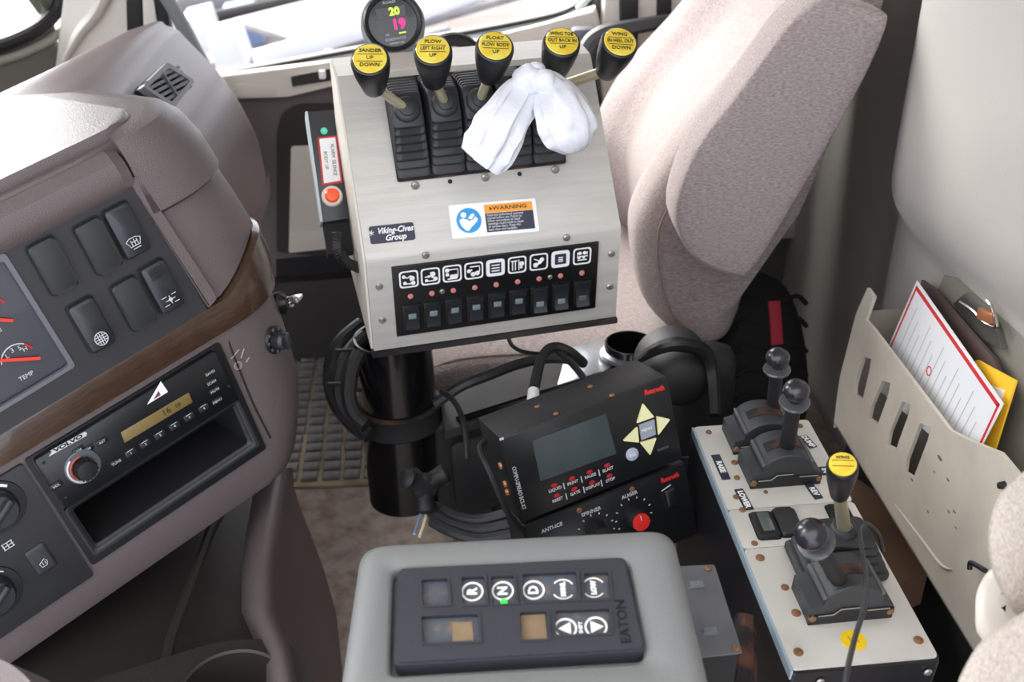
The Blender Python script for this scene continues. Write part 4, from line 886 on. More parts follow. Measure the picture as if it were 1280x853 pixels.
ZB = .50
bmF = Fr((0, 0, ZB), (1, 0, 0), (0, 0, 1))
r0c = P(787, 441, Z=ZB+.012); RR = .0345
BF = Fr((P(545, 522, Z=ZB)), (r0c-P(545, 522, Z=ZB)).normalized(), (0, 0, 1))
beam = thing('support_beam', 'black steel beam running from the tube clamp to an empty mounting ring', 'beam', BF)
q_ = [BF.l(P(x, y, Z=ZB)) for x, y in ((548, 490), (742, 432), (768, 470), (590, 528), (556, 540))]
b = BM(); prism(b, [p[:2] for p in q_], -.012, 0, .002); obj('top_plate', b, bpaint_m, beam)
b = BM(); e0, e1 = BF.l(P(572, 528, Z=ZB)), BF.l(P(768, 466, Z=ZB)); tube(b, [e0+V((0, 0, .003)), e1+V((0, 0, .003))], .005, 8, 0); obj('rolled_edge', b, paint_m, beam)
b = BM(); w0, w1 = BF.l(P(548, 540, Z=ZB)), BF.l(P(800, 470, Z=ZB)); prism(b, [(w0.x, 0), (w1.x, 0), (w1.x, -.13), (w0.x, -.15)], -.005, 0, .001, T3(0, w0.y+.006, -.004) @ Matrix.Rotation(pi/2, 4, 'X')); obj('side_plate', b, matte_m, beam)
b = BM(); pl_ = rnd([(w0.x+.015, -.02), (w0.x+.14, -.02), (w0.x+.14, -.115), (w0.x+.02, -.12)], .012, 5); prism(b, pl_, 0, .004, .002, T3(0, w0.y-.001, -.004) @ Matrix.Rotation(pi/2, 4, 'X')); obj('access_cover', b, bpaint_m, beam)
b = BM(); s_ = [BF.l(P(x, y, Z=ZB+.002)) for x, y in ((708, 440), (752, 424), (775, 452), (752, 470), (696, 486))]; prism(b, [p[:2] for p in s_], 0, .006, .0015); obj('bright_plate', b, mat('bare_bright_steel', (200, 204, 208), .25, .8, bump=.1, bscale=200), beam)
rc = BF.l(r0c); b = BM(); lathe(b, [(RR-.003, -.09), (RR, -.09), (RR, .014), (RR-.001, .016), (RR-.003, .016), (RR-.0035, -.085), (.001, -.085)], 44, T3(rc), cap=False); obj('mounting_ring', b, paint_m, beam)
b = BM(); lathe(b, [(RR, -.004), (RR+.006, -.002), (RR+.005, .003), (RR, .006)], 44, T3(rc), cap=False); obj('ring_weld', b, mat('weld_steel', (120, 124, 128), .35, .7), beam)

# cables --------------------------------------------------------------
def cable(name, lab, pts, r, mt=hose_m, n=8, cat='cable', group=None):
    b = BM(); tube(b, [P(x, y, D=d) for x, y, d in pts], r, n, 7); return obj(name, b, mt, label=lab, cat=cat, group=group)
hb = [((452, 405, 1.40), (424, 430, 1.38), (413, 465, 1.38), (418, 500, 1.36), (440, 530, 1.34), (462, 545, 1.33)), ((456, 420, 1.36), (434, 445, 1.34), (424, 478, 1.335), (430, 512, 1.33), (452, 535, 1.32)), ((450, 440, 1.30), (440, 462, 1.295), (436, 495, 1.29), (444, 520, 1.285), (458, 532, 1.28))]
for i, (h_, lb_) in enumerate(zip(hb, ('outermost black hose looping left of the pedestal tube', 'middle black hose looping left of the pedestal tube', 'ribbed black hose closest to the pedestal tube'))):
    cable('looped_hose', lb_, h_, .0095, [hose_m, rub_m, rubk_m][i], 10, 'hose', 'hoses looping beside the pedestal tube')
b = BM()
for x, y in ((430, 438), (446, 452)): box(b, P(x, y, D=1.325), (.022, .004, .004), .001)
for x, y in ((421, 480), (442, 488)): box(b, P(x, y, D=1.315), (.022, .004, .004), .001)
obj('cable_tie', b, rubk_m, label='thin black cable ties round the hoses beside the tube', cat='cable tie', kind='stuff')
cable('thick_cable', 'thick grey-black cable lying along the beam top', [(545, 505, 1.33), (575, 484, 1.32), (610, 470, 1.33), (650, 455, 1.36), (690, 448, 1.38), (730, 452, 1.38)], .0068)
cable('thin_cable', 'thin black cable drooping over the seat cushion edge', [(634, 418, 1.36), (640, 432, 1.36), (655, 440, 1.37), (680, 442, 1.38), (710, 438, 1.39)], .0026)
cable('plug_cable', 'black cable arching down into the white plug', [(730, 455, 1.33), (712, 440, 1.31), (692, 434, 1.30), (678, 446, 1.28), (671, 470, 1.25), (667, 492, 1.22)], .0062)
cable('tied_cable', 'black cable crossing the bright plate down to the display controller', [(694, 436, 1.31), (712, 452, 1.29), (726, 468, 1.25), (736, 484, 1.2)], .0042)
b = BM(); tube(b, [P(667, 489, D=1.222), P(665, 509, D=1.20)], [.0066, .0066], 14, 0); obj('white_plug', b, white_m, label='small white plug at the end of the arched cable', cat='plug')
cable('hanging_cable', 'dark cable hanging down over the beam beside the tube clamp', [(552, 490, 1.30), (566, 500, 1.28), (576, 518, 1.25), (582, 545, 1.23), (584, 575, 1.22)], .0034, rubk_m)
for i, (pts, lb_) in enumerate(((((540, 632, 1.22), (570, 646, 1.2), (600, 650, 1.19), (640, 640, 1.18)), 'uppermost grey cable sweeping under the beam'), (((538, 640, 1.21), (565, 656, 1.19), (600, 662, 1.18), (640, 655, 1.17)), 'middle grey cable sweeping under the beam'), (((540, 652, 1.2), (568, 666, 1.18), (600, 674, 1.17), (640, 668, 1.16)), 'lowest grey cable sweeping under the beam'))):
    cable('grey_cable', lb_, pts, .0062, rub_m, 8, 'cable', 'cables under the beam')
for i, (pts, lb_) in enumerate(((((528, 636, 1.23), (524, 650, 1.22), (518, 668, 1.2)), 'left thin blue-white wire below the tube foot'), (((534, 640, 1.22), (530, 655, 1.21), (524, 672, 1.2)), 'right thin cream wire below the tube foot'))):
    cable('twisted_wire', lb_, pts, .0018, mat('wire%d' % i, ((140, 160, 200), (226, 214, 176))[i], .5), 6, 'wire')

# ------------------------------------------------------------------ DISPLAY CONTROLLERS
X_ = Fr((.147, .859, .651), (.936, .323, .142), (.287, -.931, .227))
dc = thing('display_controller', 'black display controller with cream arrow keys on the beam', 'controller', X_)
b = BM(); box(b, (0, 0, -.032), (.1765, .090, .064), .0015); obj('housing', b, mat('controller_black', (28, 29, 31), .4, bump=.2, bscale=500), dc)
b = BM(); box(b, (0, 0, .0008), (.175, .0885, .002), .0006); obj('faceplate', b, mat('faceplate_black', (24, 25, 27), .32), dc)
def X(px_, py_, h=.002): return X_.p(px_, py_, h)
def flat(fr, parent, name, pts, h0, h1, mm, r=0, **k):
    b = BM(); o_ = [p[:2] for p in px(fr, pts, h0)]; prism(b, rnd(o_, r) if r else o_, h0, h1); return obj(name, b, mm, parent, **k)
flat(X_, dc, 'screen', [(665, 551), (757, 517), (770, 567), (675, 602)], .0018, .0026, lcd_m, .001)
for nm, pts in (('up', [(803, 504), (817, 521), (795, 529)]), ('right', [(820, 520), (837, 524), (822, 544)]), ('down', [(799, 553), (820, 547), (812, 569)]), ('left', [(778, 551), (796, 533), (798, 553)])):
    flat(X_, dc, 'arrow_key', pts, .0018, .0034, keyy_m, .0015, label='cream triangular key')
k = flat(X_, dc, 'centre_key', [(798, 531), (817, 524), (819, 543), (801, 550)], .0018, .0034, keyg_m, .0008)
b = BM(); txt_mesh(b, 'MENU', .0042, flatM(X(808.5, 537, .0035))); obj('key_print', b, white_m, k)
b = BM(); c_ = X(790, 568); lathe(b, [(.0068, .001), (.0066, .0032), (.005, .004), (.001, .0041)], 24, T3(c_.x, c_.y, 0)); k = obj('round_key', b, mat('round_key_grey', (170, 178, 200), .35), dc)
b = BM(); txt_mesh(b, 'ESC', .004, flatM(V((c_.x, c_.y, .0042)))); obj('key_print', b, white_m, k)
a0, a1 = X(804, 492), X(832, 484); an = atan2(a1.y-a0.y, a1.x-a0.x)
b = BM(); txt_mesh(b, 'Rexroth', .0068, flatM((a0+a1)/2+V((0, 0, .0001)), an), bold=.0004, sx=.95); obj('red_lettering', b, red_m, dc)
b = BM(); c_ = X(829, 561); txt_mesh(b, 'BOSCH', .0036, flatM(c_)); obj('small_lettering', b, mat('dim_print', (104, 104, 106), .5), dc)
b = BM(); 
a0, a1 = X(641, 580, .0021), X(656, 641, .0021); txt_mesh(b, 'COMPU-SPREAD BCS-XT', .0058, T3((a0+a1)/2) @ Matrix.Rotation(atan2((a1-a0).y, (a1-a0).x), 4, 'Z'), sx=.72); obj('vertical_lettering', b, offw_m, dc)
wd = ['LIQUID', 'PRINT', 'PAUSE', 'BLAST', 'RESET', 'GATE', 'DISPLAY', 'STOP']
for i in range(8):
    c_, r_ = i % 4, i//4; x = 693+c_*22+r_*3; y = 607-c_*8.3+r_*13
    b = BM(); p = X(x, y); lathe(b, [(.0028, .0015), (.0026, .0026), (.001, .003)], 12, T3(p.x, p.y, 0) @ Matrix.Diagonal((1.2, .8, 1, 1))); obj('red_key', b, mat('dark_red_key%d' % i, (176, 28, 44), .4), dc)
    b = BM(); p = X(x+1, y+5, .0021); txt_mesh(b, wd[i], .0042, flatM(p), bold=.0001)
    if c_ < 3: p = X(x+12, y+1); box(b, (p.x, p.y, .002), (.0011, .0068, .0004))
    obj('key_print', b, offw_m, dc)
for x, y, vv in ((695, 518, .045), (672, 509, .045), (765, 495, .045), (738, 484, .045)):
    p = X_.q(x, y, vv); b = BM(); screw(b, (0, 0, 0), .0028, .0015, T3(p.x, .0452, p.z) @ Matrix.Rotation(-pi/2, 4, 'X')); obj('screw', b, rust_m, dc)
b = BM(); box(b, X(627, 549, .0015), (.004, .002, .001)); obj('paint_chip', b, offw_m, dc)
for x, y in ((611, 584), (627, 614), (635, 600)):
    b = BM(); t2 = X_.p(x+8, y-4, -.02); lathe(b, [(.0035, 0), (.003, .002), (.001, .0025)], 12, T3(-.0885, t2.y-.004, t2.z) @ Matrix.Rotation(-pi/2, 4, 'Y')); obj('side_screw', b, mat('brass_screw%d' % x, (200, 140, 100), .4, .5), dc)
# lower controller
Y_ = X_.off(.004, -.0955, -.008)
lc2 = thing('dial_controller', 'black controller with red dial below the display controller', 'controller', Y_)
b = BM(); box(b, (0, 0, -.028), (.178, .084, .056), .0015); obj('housing', b, MATS['controller_black'], lc2)
b = BM(); box(b, (0, 0, .0008), (.1765, .0825, .002), .0006); obj('faceplate', b, MATS['faceplate_black'], lc2)
def Y(px_, py_, h=.002): return Y_.p(px_, py_, h)
p = Y(800, 650); b = BM(); bp_ = Y(792, 645, .002); lathe(b, [(.0115, .001), (.0105, .006), (.0098, .017), (.0092, .018)], 28, T3(bp_.x, bp_.y, 0)); kk = obj('dial', b, rubk_m, lc2)
b = BM(); lathe(b, [(.0092, .018), (.009, .0195), (.003, .020)], 28, T3(bp_.x, bp_.y, 0)); obj('red_cap', b, redp_m, kk)
b = BM(); box(b, (bp_.x, bp_.y+.005, .0200), (.001, .005, .0006)); obj('pointer', b, offw_m, kk)
b = BM()
for a in range(-40, 230, 27): tube(b, [V((bp_.x+r*cos(radians(a)), bp_.y+r*sin(radians(a)), .0022)) for r in (.0185, .0205)], .0007, 5, 0)
b2_ = Y(745, 665)
for a in range(-40, 230, 27): tube(b, [V((b2_.x+r*cos(radians(a)), b2_.y+r*sin(radians(a)), .0022)) for r in (.0185, .0205)], .0007, 5, 0)
txt_mesh(b, 'AUGER', .0055, flatM(Y(787, 619, .0022)), bold=.0001); txt_mesh(b, 'SPINNER', .0055, flatM(Y(739, 640, .0022)), bold=.0001); txt_mesh(b, 'ANTI-ICE', .0055, flatM(Y(690, 660, .0022)), bold=.0001); obj('dial_marks', b, offw_m, lc2)
b = BM(); lathe(b, [(.0115, .001), (.0105, .006), (.0098, .017), (.003, .018)], 28, T3(b2_.x, b2_.y, 0)); obj('dial', b, rubk_m, lc2)
a0, a1 = Y(826, 602), Y(849, 593); an = atan2(a1.y-a0.y, a1.x-a0.x)
b = BM(); txt_mesh(b, 'Rexroth', .0068, flatM((a0+a1)/2+V((0, 0, .0001)), an), bold=.0004, sx=.9); obj('red_lettering', b, red_m, lc2)
p = Y(837, 621); rocker_at(Y_, lc2, (p.x, p.y), .0125, .020, .002, None, False, an, blk_m, 'rocker_switch', .006)
b = BM(); p2 = Y(832, 611, .002); tube(b, [p2+V((-.005, -.001, .0003)), p2+V((.006, .002, .0003))], .0007, 5, 0); obj('switch_outline', b, offw_m, lc2)
for x, y in ((722, 633), (788, 606)):
    b = BM(); p = Y(x, y, 0); screw(b, (p.x, .036, .0015), .003, .0015); obj('screw', b, rust_m, lc2)
b = BM(); p = X(640, 615, -.02); tube(b, [X_.p(606, 552, -.03), X_.p(600, 562, -.02), X_.p(612, 590, .0), X_.p(634, 640, .004), X_.p(655, 668, -.01), X_.p(668, 690, -.03)], .003, 8, 6)
b.transform(X_.M); obj('controller_cable', b, rubk_m, label='black cable running down the left side of the display controller', cat='cable')
b = BM(); box(b, (.01, -.13, -.085), (.06, .30, .03), .004); b.transform(T3(0, -.05, 0)); obj('controller_bracket', b, matte_m, frame=X_, label='black bracket plate carrying the two controllers on the beam', cat='bracket')

# ------------------------------------------------------------------ KEYPAD CONSOLE
E_ = Fr((.046, .542, .746), (.998, -.053, .036), (-.048, -.264, .963))
kc_ = thing('armrest_console', 'light grey moulded console holding the gear selector keypad', 'console', E_)
ou = [p[:2] for p in px(E_, [(449, 675), (842, 654), (898, 872), (416, 880)])]
ou[2] = (ou[1][0]+.008, -.078); ou[3] = (ou[0][0]-.008, -.078)
ou_r = rnd(ou, .017, 8); iu = [p[:2] for p in px(E_, [(486, 708), (788, 695), (814, 832), (481, 850)])]
iu_r = rnd(iu, [.007, .010, .010, .007], 8)
b = BM(); recessed(b, ou_r, iu_r, -.40, 0, .013, .012); obj('shell', b, grey_m, kc_, sharp=60)
mo = [p[:2] for p in px(E_, [(501, 716), (779, 702), (804, 814), (495, 832)], .0)]
kp = thing('gear_selector_keypad', 'dark push-button gear selector keypad set in the light grey console', 'keypad', E_)
b = BM(); mr = rnd(mo, .005, 6); 
wins = [(526, 725, 560, 759), (576, 722, 606, 758), (613, 721, 643, 757), (652, 718, 721, 754), (729, 717, 761, 751), (526, 771, 598, 806), (649, 766, 684, 802), (693, 764, 762, 796)]
def wpoly(w_): 
    x0, y0, x1, y1 = w_; sl = .032
    return [p[:2] for p in px(E_, [(x0, y0), (x1, y0-(x1-x0)*.045), (x1+3, y1-(x1-x0)*.045), (x0+2, y1)], .003)]
wps = [rnd(wpoly(w_), .0016, 3) for w_ in wins]
holed(b, mr, wps, -.004, .0035); body = obj('keypad_body', b, key_m, kp)
b = BM(); frame_ring(b, [V(p) for p in scale_pts(mr, -.0015)], scale_pts(mr, .0008), -.0115, .0022); obj('keypad_flange', b, key_m, kp)
b = BM(); prism(b, scale_pts(mr, .001), -.0115, -.0035); obj('keypad_base', b, blk_m, kp)
WB = []
for i, wp_ in enumerate(wps):
    b = BM(); prism(b, scale_pts(wp_, .0002), -.0034, .0005, .0004); WB.append(obj('button', b, win_m, kp))
    b = BM(); frame_ring(b, scale_pts(wp_, -.0012), scale_pts(wp_, .0004), .0033, .0043); obj('button_rim', b, key_m, WB[-1])
flat(E_, WB[5], 'worn_patch', [(565, 779), (590, 778), (592, 803), (566, 805)], .0005, .0009, tan_m)
flat(E_, WB[6], 'worn_patch', [(651, 770), (681, 768), (684, 799), (652, 801)], .0005, .0009, tan_m)
def ring_sym(par, px_, py_, s_, tri=0, r=.0074, size=.0092, partial=False):
    p = E_.p(px_, py_, .0008); b = BM()
    if not partial: frame_ring(b, circ(p.x, p.y, r, 28), circ(p.x, p.y, r*.84, 28), .0005, .0011)
    else:
        for s0 in (20, 200): tube(b, [V((p.x+r*cos(radians(a)), p.y+r*sin(radians(a)), .0009)) for a in range(s0+10, s0+130, 10)], .0005, 5, 0)
    if tri: prism(b, [(p.x-tri*.0033, p.y-.0043), (p.x-tri*.0033, p.y+.0043), (p.x+tri*.0048, p.y)], .0005, .0011)
    else: txt_mesh(b, s_, size, T3(p.x, p.y, .0009) @ Matrix.Rotation(pi/2, 4, 'Z'), bold=.00035, sx=.95)
    obj('symbol', b, white_m, par)
ring_sym(WB[1], 590.5, 740, 'R'); ring_sym(WB[2], 628.5, 739, 'N'); ring_sym(WB[3], 667, 738, 'D'); ring_sym(WB[3], 704, 737, 'MANL', size=.0042, partial=True); ring_sym(WB[4], 742, 735, 'LOW', size=.0046, partial=True)
ring_sym(WB[7], 707, 786, '', tri=-1); ring_sym(WB[7], 745, 784, '', tri=1)
b = BM(); txt_mesh(b, 'SHIFT', .0034, T3(E_.p(726, 785, .0008)) @ Matrix.Rotation(pi/2, 4, 'Z'), bold=.0001); obj('symbol', b, white_m, WB[7])
b = BM(); p = E_.p(630, 753, .001); lathe(b, [(.0022, .0005), (.0018, .0022), (.0003, .0026)], 14, T3(p.x, p.y, 0)); obj('green_lamp', b, led_m, WB[2])
b = BM(); txt_mesh(b, 'EATON', .0092, T3(E_.p(779, 777, .0036)) @ Matrix.Rotation(pi/2+.03, 4, 'Z'), ext=.0004, sx=1.05, bold=.0001); obj('raised_lettering', b, blk_m, kp)

# grey metal box right of the console
GP = Fr((.185, .60, .665), (.999, .03, 0), (-.03, -.10, .995))
gm = thing('junction_box', 'grey sheet-metal junction box wedged right of the keypad console', 'junction box', GP)
b = BM(); g_ = [p[:2] for p in px(GP, [(846, 707), (893, 706), (928, 816), (872, 822)])]; g_[0] = (g_[0][0]-.02, g_[0][1]); g_[3] = (g_[3][0]-.02, g_[3][1])
prism(b, rnd(g_, .002), -.0015, 0, .0006); obj('cover_plate', b, greyst_m, gm)
b = BM(); prism(b, scale_pts(rnd(g_, .002), .002), -.10, -.0016); obj('body', b, matte_m, gm)
for x, y in ((885, 711), (920, 811)):
    b = BM(); screw(b, GP.p(x, y), .0028, .0015); obj('screw', b, rust_m, gm)
for x, y in ((871, 731), (888, 789)):
    b = BM(); box(b, GP.p(x, y, .0006), (.010, .007, .0012), .0003); box(b, GP.p(x, y+4, .0006), (.012, .0015, .002)); obj('slot_tab', b, mat('slot_grey%d' % x, (130, 136, 146), .35, .5), gm)
b = BM(); tube(b, [P(932, 770, D=.93), P(928, 800, D=.92), P(922, 840, D=.9), P(915, 880, D=.88)], [.008, .012, .016, .018], 8, 5)
obj('rusty_bracket', b, rustband_m, label='rough rusty steel bracket right of the grey junction box', cat='bracket')

# ------------------------------------------------------------------ SIDE CONSOLE
R_ = Fr((.325, .768, .615), (.999, .04, -.004), (.007, -.089, .996))
def Rp(x, y, h=0.0): return R_.p(x, y, h)
sc_ = thing('side_console', 'long black steel side console topped with bright plates beside the rear wall', 'console', R_)
b = BM(); o_ = rnd([(-.062, -.156), (.062, -.156), (.062, .157), (-.062, .157)], .004); prism(b, o_, -.40, -.0015, .002); obj('body', b, mat('console_body_black', (26, 26, 30), .35), sc_)
ym1 = (Rp(905, 642).y+Rp(1035, 628).y)/2; ym2 = (Rp(934, 692).y+Rp(1080, 672).y)/2
pls = []
for y0, y1 in ((ym1+.0004, .155), (ym2+.0004, ym1-.0004), (-.153, ym2-.0004)):
    b = BM(); prism(b, rnd([(-.0605, y0), (.0605, y0), (.0605, y1), (-.0605, y1)], .004), -.0012, .0012, .0005); pls.append(obj('top_plate', b, alu_m, sc_))
b = BM(); box(b, (-.0615, 0, -.004), (.0022, .31, .010), .0004); obj('left_edge', b, mat('pale_blue_edge', (150, 168, 180), .4), sc_)
for x, y in ((883, 541), (1000, 537), (899, 576), (896, 608), (906, 618), (921, 640), (925, 636), (943, 681), (950, 697), (997, 817), (1148, 801), (979, 733), (993, 766), (910, 590), (957, 616), (1000, 655)):
    pass
for x, y, r in ((886, 541, .003), (1000, 533, .003), (918, 579, .0034), (921, 598, .003), (920, 622, .003), (928, 638, .003), (943, 680, .003), (950, 698, .004), (998, 816, .004), (1148, 801, .004), (981, 735, .0035), (995, 767, .004), (957, 616, .002)):
    b = BM(); screw(b, Rp(x, y, .0012), r, .002); obj('screw', b, rust_m, sc_)
for x, y in ((1026, 848), (1161, 836)):
    b = BM(); p = R_.q(x, y, -.157); screw(b, (0, 0, 0), .0035, .002, T3(p.x, -.157, p.z-.004) @ Matrix.Rotation(pi/2, 4, 'X')); obj('bolt', b, boltm, sc_)
for s_, x0, y0, x1, y1 in (('RAISE', 894, 569, 908, 600), ('LOWER', 923, 612, 937, 638), ('DUMP', 1003, 545, 1017, 560), ('REV', 1011, 606, 1024, 624), ('IN', 1028, 584, 1034, 594)):
    a0, a1 = Rp(x0, y0, .0014), Rp(x1, y1, .0014); c_ = (a0+a1)/2; d_ = a1-a0; an = atan2(d_.y, d_.x); b = BM(); L = d_.length
    prism(b, rrect(0, 0, L, .0088, .0006), 0, .0005, M=flatM(c_, an)); tg_ = obj('name_tag', b, navy_m, sc_)
    b = BM(); txt_mesh(b, s_, .0075, flatM(c_+V((0, 0, .0006)), an), bold=.0003, sx=.9); obj('tag_lettering', b, white_m, tg_)
def housing(parent, x0, y0, x1, y1, dep, hh, fr=R_, lab=None):
    """quadrant housing: arched side profile extruded in depth"""
    a0, a1 = Rp(x0, y0, .001), Rp(x1, y1, .001); W = (a1-a0).length; an = atan2((a1-a0).y, (a1-a0).x); M_ = T3(a0) @ Matrix.Rotation(an, 4, 'Z')
    base = [(0, 0), (0, hh*.42), (W*.14, hh*.50)]
    arch = [(W*(.5-.36*cos(pi*t/12)), hh*(.52+.48*sin(pi*t/12))) for t in range(13)]
    pr = base+arch+[(W*.90, hh*.48), (W, hh*.36), (W, 0)]
    full = [(x, z) for x, z in pr]
    b = BM(); rings = [[(x*(1-.01)+(.005*W), y_, z*s2) for x, z in full] for y_, s2 in ((0, .97), (.0015, 1), (dep-.0015, 1), (dep, .97))]
    loft(b, rings); b.transform(M_); ho = obj('housing', b, mat('housing_grey_%d' % x0, (50, 52, 55), .5, bump=.1, bscale=600), parent, sharp=22)
    # darker base block with a stepped ledge line on the near side
    b = BM(); st = [(W*.0, -.001), (W*1.01, -.001), (W*1.01, hh*.30), (W*.62, hh*.30), (W*.55, hh*.40), (W*.36, hh*.40), (W*.28, hh*.26), (W*.0, hh*.26)]
    prism(b, st, -.003, .0, .0006, M_ @ Matrix.Rotation(pi/2, 4, 'X') @ T3(0, 0, .0015)); obj('near_cheek', b, rubk_m, ho)
    b = BM(); tube(b, [M_ @ V((x, -.0016, z)) for x, z in ((W*.10, hh*.255), (W*.28, hh*.265), (W*.36, hh*.405), (W*.58, hh*.405))], .0006, 5, 0); tube(b, [M_ @ V((x, -.0016, hh*.305)) for x in (W*.68, W*.95)], .0006, 5, 0); obj('cheek_line', b, mat('cheek_line_%d' % x0, (140, 136, 128), .5), ho)
    # two ridges and the slot on top
    for t in (1.2, 10.8):
        b = BM(); p = (W*(.5-.36*cos(pi*t/12)), hh*(.52+.48*sin(pi*t/12))); box(b, (p[0], dep/2, p[1]+.0012), (W*.05, dep*.96, .004), .001, M=M_)
        obj('end_rib', b, rib_m, ho)
    sl_ = [(W*(.5-.365*cos(pi*t/12)), hh*(.52+.48*sin(pi*t/12))+.0006) for t in range(3, 10)]
    b = BM(); rings = [[(x, y_, z) for y_ in (dep*.36, dep*.64)]+[(x, y_, z-.002) for y_ in (dep*.64, dep*.36)] for x, z in sl_]; loft(b, rings, M=M_); obj('slot', b, rustband_m, ho)
    for t in (W*.04, W*.97):
        b = BM(); screw(b, (0, 0, 0), .0034, .0025, M_ @ T3(t, .000, hh*.18) @ Matrix.Rotation(pi/2, 4, 'X')); obj('housing_screw', b, rust_m, ho)
    return M_, W
def ball_lever(name, lab, x0, y0, x1, y1, dep, hh, stem0, stem1, ballr, stem_r, group, D1):
    a0 = Rp(x0, y0, .001); F_ = R_.off(a0.x, a0.y, 0)
    t = thing(name, lab, 'lever', F_, group)
    piv = R_  # build in R_ coordinates then shift
    M_, W = housing(t, x0, y0, x1, y1, dep, hh)
    for o in list(t.children):
        o.matrix_parent_inverse = Matrix.Identity(4)
        o.data.transform(F_.I @ R_.M)
        for c in o.children: c.data.transform(F_.I @ R_.M)
    s0 = P(stem0[0], stem0[1], D=D1[0]); s1 = P(stem1[0], stem1[1], D=D1[1]); d = (s1-s0).normalized()
    b = BM(); tube(b, [F_.l(s0-d*.012), F_.l(s0), F_.l(s1)], [stem_r*1.05, stem_r*1.05, stem_r*.95], 14, 0); obj('stem', b, rubk_m, t)
    Mb = align(F_.l(s1), F_.l(F_.c+d)); b = BM()
    lathe(b, [(stem_r*1.0, -.003), (ballr*1.12, -.0015), (ballr*1.18, .0005), (ballr*1.1, .002), (ballr*.55, .003)], 24, Mb); obj('collar', b, mat('collar_%d' % x0, (92, 94, 98), .25, .4), t)
    b = BM(); lathe(b, [(ballr*.5, .002), (ballr*.45, .005)]+[(ballr*sin(a), .005+ballr*.85-ballr*.85*cos(a)) for a in [pi*k/14 for k in range(3, 14)]]+[(.0003, .005+ballr*1.7)], 28, Mb); obj('ball_knob', b, mat('ball_gloss_%d' % x0, (34, 34, 40), .28, coat=.2), t)
    return t
ball_lever('ball_lever', 'far ball-knob lever nearest the black bag on the side console', 916, 568, 998, 562, .040, .036, (966, 517), (971, 462), .0115, .0068, 'ball-knob levers on the side console', (1.105, 1.07))
ball_lever('ball_lever', 'ball-knob lever just in front of the farthest one on the side console', 937, 611, 1024, 604, .040, .037, (984, 556), (993, 503), .0120, .0072, 'ball-knob levers on the side console', (1.04, 1.0))
# nearer group: rubber boot lever behind, ball lever in front
F4 = R_.off(*(Rp(1045, 712, 0)[:2]), 0)
bl4 = thing('boot_lever', 'side console lever with yellow cap on a ribbed rubber boot', 'lever', F4)
b = BM(); rings = []; pts0 = [F4.p(x, y, .0012) for x, y in ((985, 742), (1000, 690), (1096, 672), (1113, 728))]
c_ = sum(pts0, V())/4 + V((-.002, .004, 0)); w_ = .078; d_ = .052
for k in range(5):
    f = k/5
    for ex, dz in ((-.002, 0), (.0015, .0015), (.0015, .0048), (-.0005, .0062)):
        rings.append([(p.x+c_.x, p.y+c_.y, .0012+.0078*k+dz) for p in rrect(0, 0, w_*(1-.5*f)+ex, d_*(1-.42*f)+ex, .008, 5)])
nr = rings[-1][0][2]
lathe(b, [(.0125, nr-.001), (.0115, nr+.002), (.0105, nr+.006), (.0085, nr+.007)], 24, T3(c_.x, c_.y, 0))
loft(b, rings); obj('rubber_boot', b, rub_m, bl4, sharp=50)
top = V((c_.x, c_.y, nr+.004)); Bp = P(1049, 621, D=.862); Ap = P(1053.5, 581, D=.825)
b = BM(); tube(b, [top, F4.l(Bp+(Ap-Bp)*.1)], [.0060, .0052], 14, 0); lathe(b, [(.0095, -.001), (.0095, .002), (.007, .003)], 18, T3(top)); obj('stick', b, zinc_m, bl4)
bpy.context.view_layer.update()
k = tapered_knob(bl4, Bp, Ap, .0120, ('WING',), 'knob')
ball_lever('ball_lever', 'nearest ball-knob lever leaning left in front of the boot lever', 1009, 781, 1113, 771, .040, .040, (1050, 727), (1020, 678), .0128, .0066, 'ball-knob levers on the side console', (.90, .835))
for (x, y), nm in (((956, 658), 'rocker_switch'), ((984, 655), 'blank_cover'), ((1052, 648), 'rocker_switch')):
    p = Rp(x, y, .0012); rocker_at(R_, sc_, (p.x, p.y), .0205, .0345, .0012, None, nm == 'blank_cover', -.02, rubk_m if nm != 'blank_cover' else MATS['charcoal_panel_plastic'], nm, .006)
    if nm == 'rocker_switch' and x < 1000:
        b = BM(); box(b, (p.x, p.y, .0072), (.011, .024, .0015), .0006); obj('clear_lens', b, mat('clear_lens', (84, 94, 92), .15, coat=.6), sc_)
p = Rp(1067, 801, .0014); b = BM(); lathe(b, [(.0105, 0), (.0105, .0004)], 28, T3(p)); ys = obj('yellow_sticker', b, mat('yellow_sticker', (244, 206, 30), .5), sc_)
b = BM(); txt_mesh(b, '11', .012, T3(p+V((0, 0, .0007))) @ Matrix.Rotation(.1, 4, 'Z'), bold=-.0001); obj('sticker_number', b, mat('sticker_ink', (200, 160, 20), .5), ys)
cable('console_cable', 'thin black cable curling over the nearest side console lever', [(1104, 690, .95), (1098, 668, .94), (1084, 655, .92), (1075, 662, .90), (1078, 690, .85), (1083, 725, .80), (1080, 760, .76), (1068, 800, .72), (1058, 845, .69), (1054, 880, .67)], .0019, rub_m)

